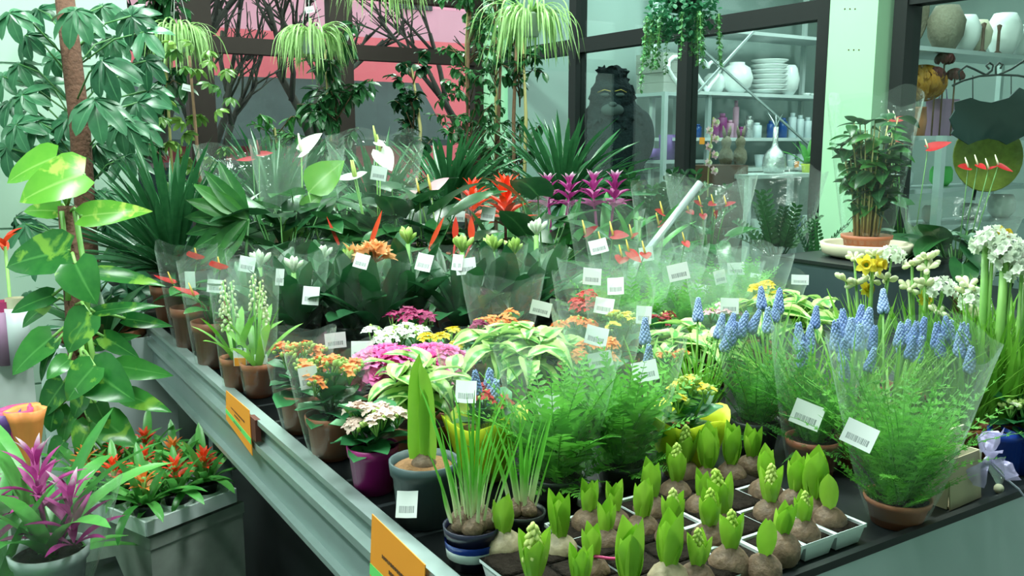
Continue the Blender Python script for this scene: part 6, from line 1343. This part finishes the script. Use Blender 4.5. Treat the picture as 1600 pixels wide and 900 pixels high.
# flower ball in an orange vase
p = onr(1437, zl[2]); zf = ony(1440, 130, p.y)[2]; t = thing('flower_ball_vase', 'amber chrysanthemum ball in an orange vase behind the glass', 'flower arrangement', p); OB('vase', B().add(lathe([(.05, 0), (.06, .10), (.05, .2), (.055, .2), (1e-4, .05)], 16)).mesh('vase', 'orangevase'), t)
OB('stem', B().add(tube([(0, 0, .05), (0, 0, zf - p.z)], .02, 8)).mesh('stem', 'g_ficus'), t); b = B(); rr = random.Random(3); lf = leaf(.05, .03, 'round', .4, .2, 3)
for i in range(420):
    d = V(rr.gauss(0, 1), rr.gauss(0, 1), rr.gauss(0, 1)).normalized(); b.add(lf, Matrix.Translation(V(d.x * .15, d.y * .15, d.z * .115)) @ d.to_track_quat('Z', 'Y').to_matrix().to_4x4() @ PM((0, -.02, 0), 0, .35))
b.add(ball(.14, 12, 8, .8))
OB('flower_ball', b.mesh('flower_ball', 'f_amber'), t, Matrix.Translation((.02, 0, zf - p.z)))
for k, (px, py, w) in enumerate(((1476, 96, 'top'), (1462, 120, 'left'), (1492, 122, 'right'))):
    q = ony(px, py, Y4 + .05); t = thing('dark_rose', 'dark burgundy dried flower behind the glass, the %s one of three' % w, 'flower', V(q[0], Y4 + .05, zl[2]), 'burgundy dried flowers'); b = B(); rr = random.Random(k)
    OB('stem', B().add(tube([(0, 0, 0), (0, 0, q[2] - zl[2])], .006, 5)).mesh('stem', 'bark'), t)
    for i in range(110): d = V(rr.gauss(0, 1), rr.gauss(0, 1), abs(rr.gauss(0, 1))).normalized(); b.add(lf, Matrix.Translation(d * .05) @ d.to_track_quat('Z', 'Y').to_matrix().to_4x4() @ PM((0, -.02, 0), 0, .5))
    OB('flower_head', b.mesh('flower_head', 'f_burg'), t, Matrix.Translation((0, 0, q[2] - zl[2])))
p = onr(1474, zl[2]); t = thing('paper_bag', 'mauve paper bag behind the slate sign', 'bag', p); OB('body', B().add(box(.22, .12, .26, (0, 0, .13))).mesh('body', 'pinkbag', smooth=False), t); OB('handle', B().add(tube([(-.05, 0, .26), (-.03, 0, .33), (.03, 0, .33), (.05, 0, .26)], .005, 6)).mesh('handle', 'ribbon'), t)
p = onr(1412, zl[2]); vase('pale yellow tin at the left end of the right hand shelf', p, [(.05, 0), (.05, .2), (.045, .21), (1e-4, .2)], 'cream', None, 'tin')
for k, (px, m1, s) in enumerate(((1410, 'ceramic', .8), (1470, 'straw', 1.3), (1500, 'ceramic', 1.1), (1520, 'cream', 1), (1560, 'ceramic', 1.3), (1585, 'ceramic', 1))):
    vase('%s vase on the top board of the right hand shelf' % ['small white', 'straw coloured', 'white', 'cream', 'large white', 'last white'][k], onr(px, zl[3]), [(.05, 0), (.09, .08), (.1, .16), (.06, .24), (.05, .24), (1e-4, .2)], m1, 'vases on the top board', 'vase', s)
for k, (px, m1, s, lv) in enumerate(((1500, 'ceramic', .8, 2), (1530, 'candle_w', 1, 2), (1560, 'ceramic', .9, 2), (1590, 'silverglass', .8, 2), (1490, 'greenstripe', .8, 1), (1535, 'ceramic', .6, 1), (1580, 'ceramic', 1.0, 1), (1430, 'candle_w', .7, 1), (1410, 'kraft', .7, 0), (1480, 'ceramic', .7, 0), (1540, 'silverglass', .7, 0), (1590, 'ceramic', 1.0, 0))):
    vase('%s on the %s board of the right hand shelf' % (['white jar', 'pale glass jar', 'white pot', 'silver jar', 'bright green pot', 'small white cup', 'white bowl', 'pale pot', 'brown basket', 'low white pot', 'silver bowl', 'large white pot'][k], ['lowest', 'second', 'third'][lv]), onr(px, zl[lv]) + V(0, .05, 0), [(.06, 0), (.10, .05), (.10, .14), (.08, .18), (.07, .18), (1e-4, .1)], m1, 'wares on the right hand shelf', 'jar', s)
p = onr(1425, zl[3]) ; t = thing('wicker_tray', 'large greenish wicker tray hanging above the right hand shelf', 'tray', (p.x, Y4 + .3, zl[3])); OB('weave', B().add(lathe([(.02, 0), (.24, .02), (.27, .06), (.26, .06), (.02, .02)], 26, .01)).mesh('weave', 'straw'), t, Matrix.Translation((0, 0, .28)) @ Matrix.Rotation(math.pi / 2, 4, 'X'))
for k in range(2):
    p = onr(1508 + k * 24, zl[3]); one('candlestick', 'slim dark candlestick on the top board, %s one' % ('left', 'right')[k], 'candlestick', B().add(lathe([(.035, 0), (.012, .02), (.010, .16), (.018, .20), (1e-4, .21)], 12)).mesh('candlestick', 'wood'), p + V(0, -.1, 0), 'dark candlesticks')
# slate sign on a scrolled iron bracket
Ds = 4.7; def_c = lp(1546, 186, Ds); t = thing('hanging_slate', 'scalloped black slate sign hanging from an iron scroll', 'sign', (def_c.x, def_c.y, def_c.z)); sxx = V(rt[0], rt[1], 0)
pr2 = [(-.55, .78), (-.95, .62), (-.92, .35), (-1.05, 0), (-.92, -.4), (-.98, -.55), (-.5, -.95), (-.3, -.82), (0, -.72), (.3, -.8), (.5, -.95), (.98, -.6), (.95, -.35), (1.1, 0), (.95, .4), (1.1, .9), (.7, 1.15), (.45, .78), (0, .6), (-.3, .66)]
w2, h2 = .20, .14; front = [sxx * (x * w2) + V(0, 0, y * h2) - gy * .006 for x, y in pr2]; back = [q + gy * .012 for q in front]; n = len(pr2)
cF = [-gy * .006]; cB = [gy * .006]
OB('board', B().add(Tm([tuple(v) for v in front + back + cF + cB], [(i, (i + 1) % n, 2 * n) for i in range(n)] + [((i + 1) % n + n, i + n, 2 * n + 1) for i in range(n)] + [(i, i + n, (i + 1) % n + n, (i + 1) % n) for i in range(n)])).mesh('board', 'slate', smooth=False), t)
def L2(px, py): return lp(px, py, Ds) - t.location
def curve(pts): return OB('scroll', B().add(tube([L2(*q) for q in pts], .006, 6)).mesh('scroll', 'iron'), t)
curve([(1488, 134), (1505, 126), (1530, 119), (1560, 117), (1590, 118), (1625, 125)]); curve([(1500, 126), (1498, 112), (1510, 103), (1522, 108), (1540, 117)]); curve([(1541, 117), (1550, 110), (1552, 102), (1546, 98), (1541, 103), (1546, 108)]); curve([(1556, 117), (1556, 104), (1561, 98), (1567, 101), (1563, 107)]); curve([(1560, 117), (1580, 108), (1600, 95), (1625, 90)])
for px in (1520, 1580): OB('chain', B().add(tube([L2(px, 118), L2(px, 165)], .003, 5)).mesh('chain', 'iron'), t)
OB('bracket_arm', B().add(tube([L2(1625, 90), L2(1625, 125), L2(1625, 125) + V(0, 0, -(t.location.z + L2(1625, 125).z))], .010, 8)).mesh('bracket_arm', 'iron'), t)
# yellow patterned plates below the sign
p = lp(1540, 245, 4.95); t = thing('patterned_plate', 'large olive patterned plate behind the slate sign', 'plate', (p.x, p.y, zl[1] + .0)); OB('plate', B().add(lathe([(1e-4, 0), (.14, .006), (.19, .03), (.195, .026), (.14, -.004), (1e-4, -.008)], 28)).mesh('plate', 'olive'), t, Matrix.Translation((0, 0, p.z - zl[1])) @ Matrix.Rotation(YAW * -1, 4, 'Z') @ Matrix.Rotation(math.pi / 2 - .1, 4, 'X'))
OB('easel', B().add(tube([(0, .05, 0), (0, .02, p.z - zl[1])], .008, 6)).mesh('easel', 'iron'), t)
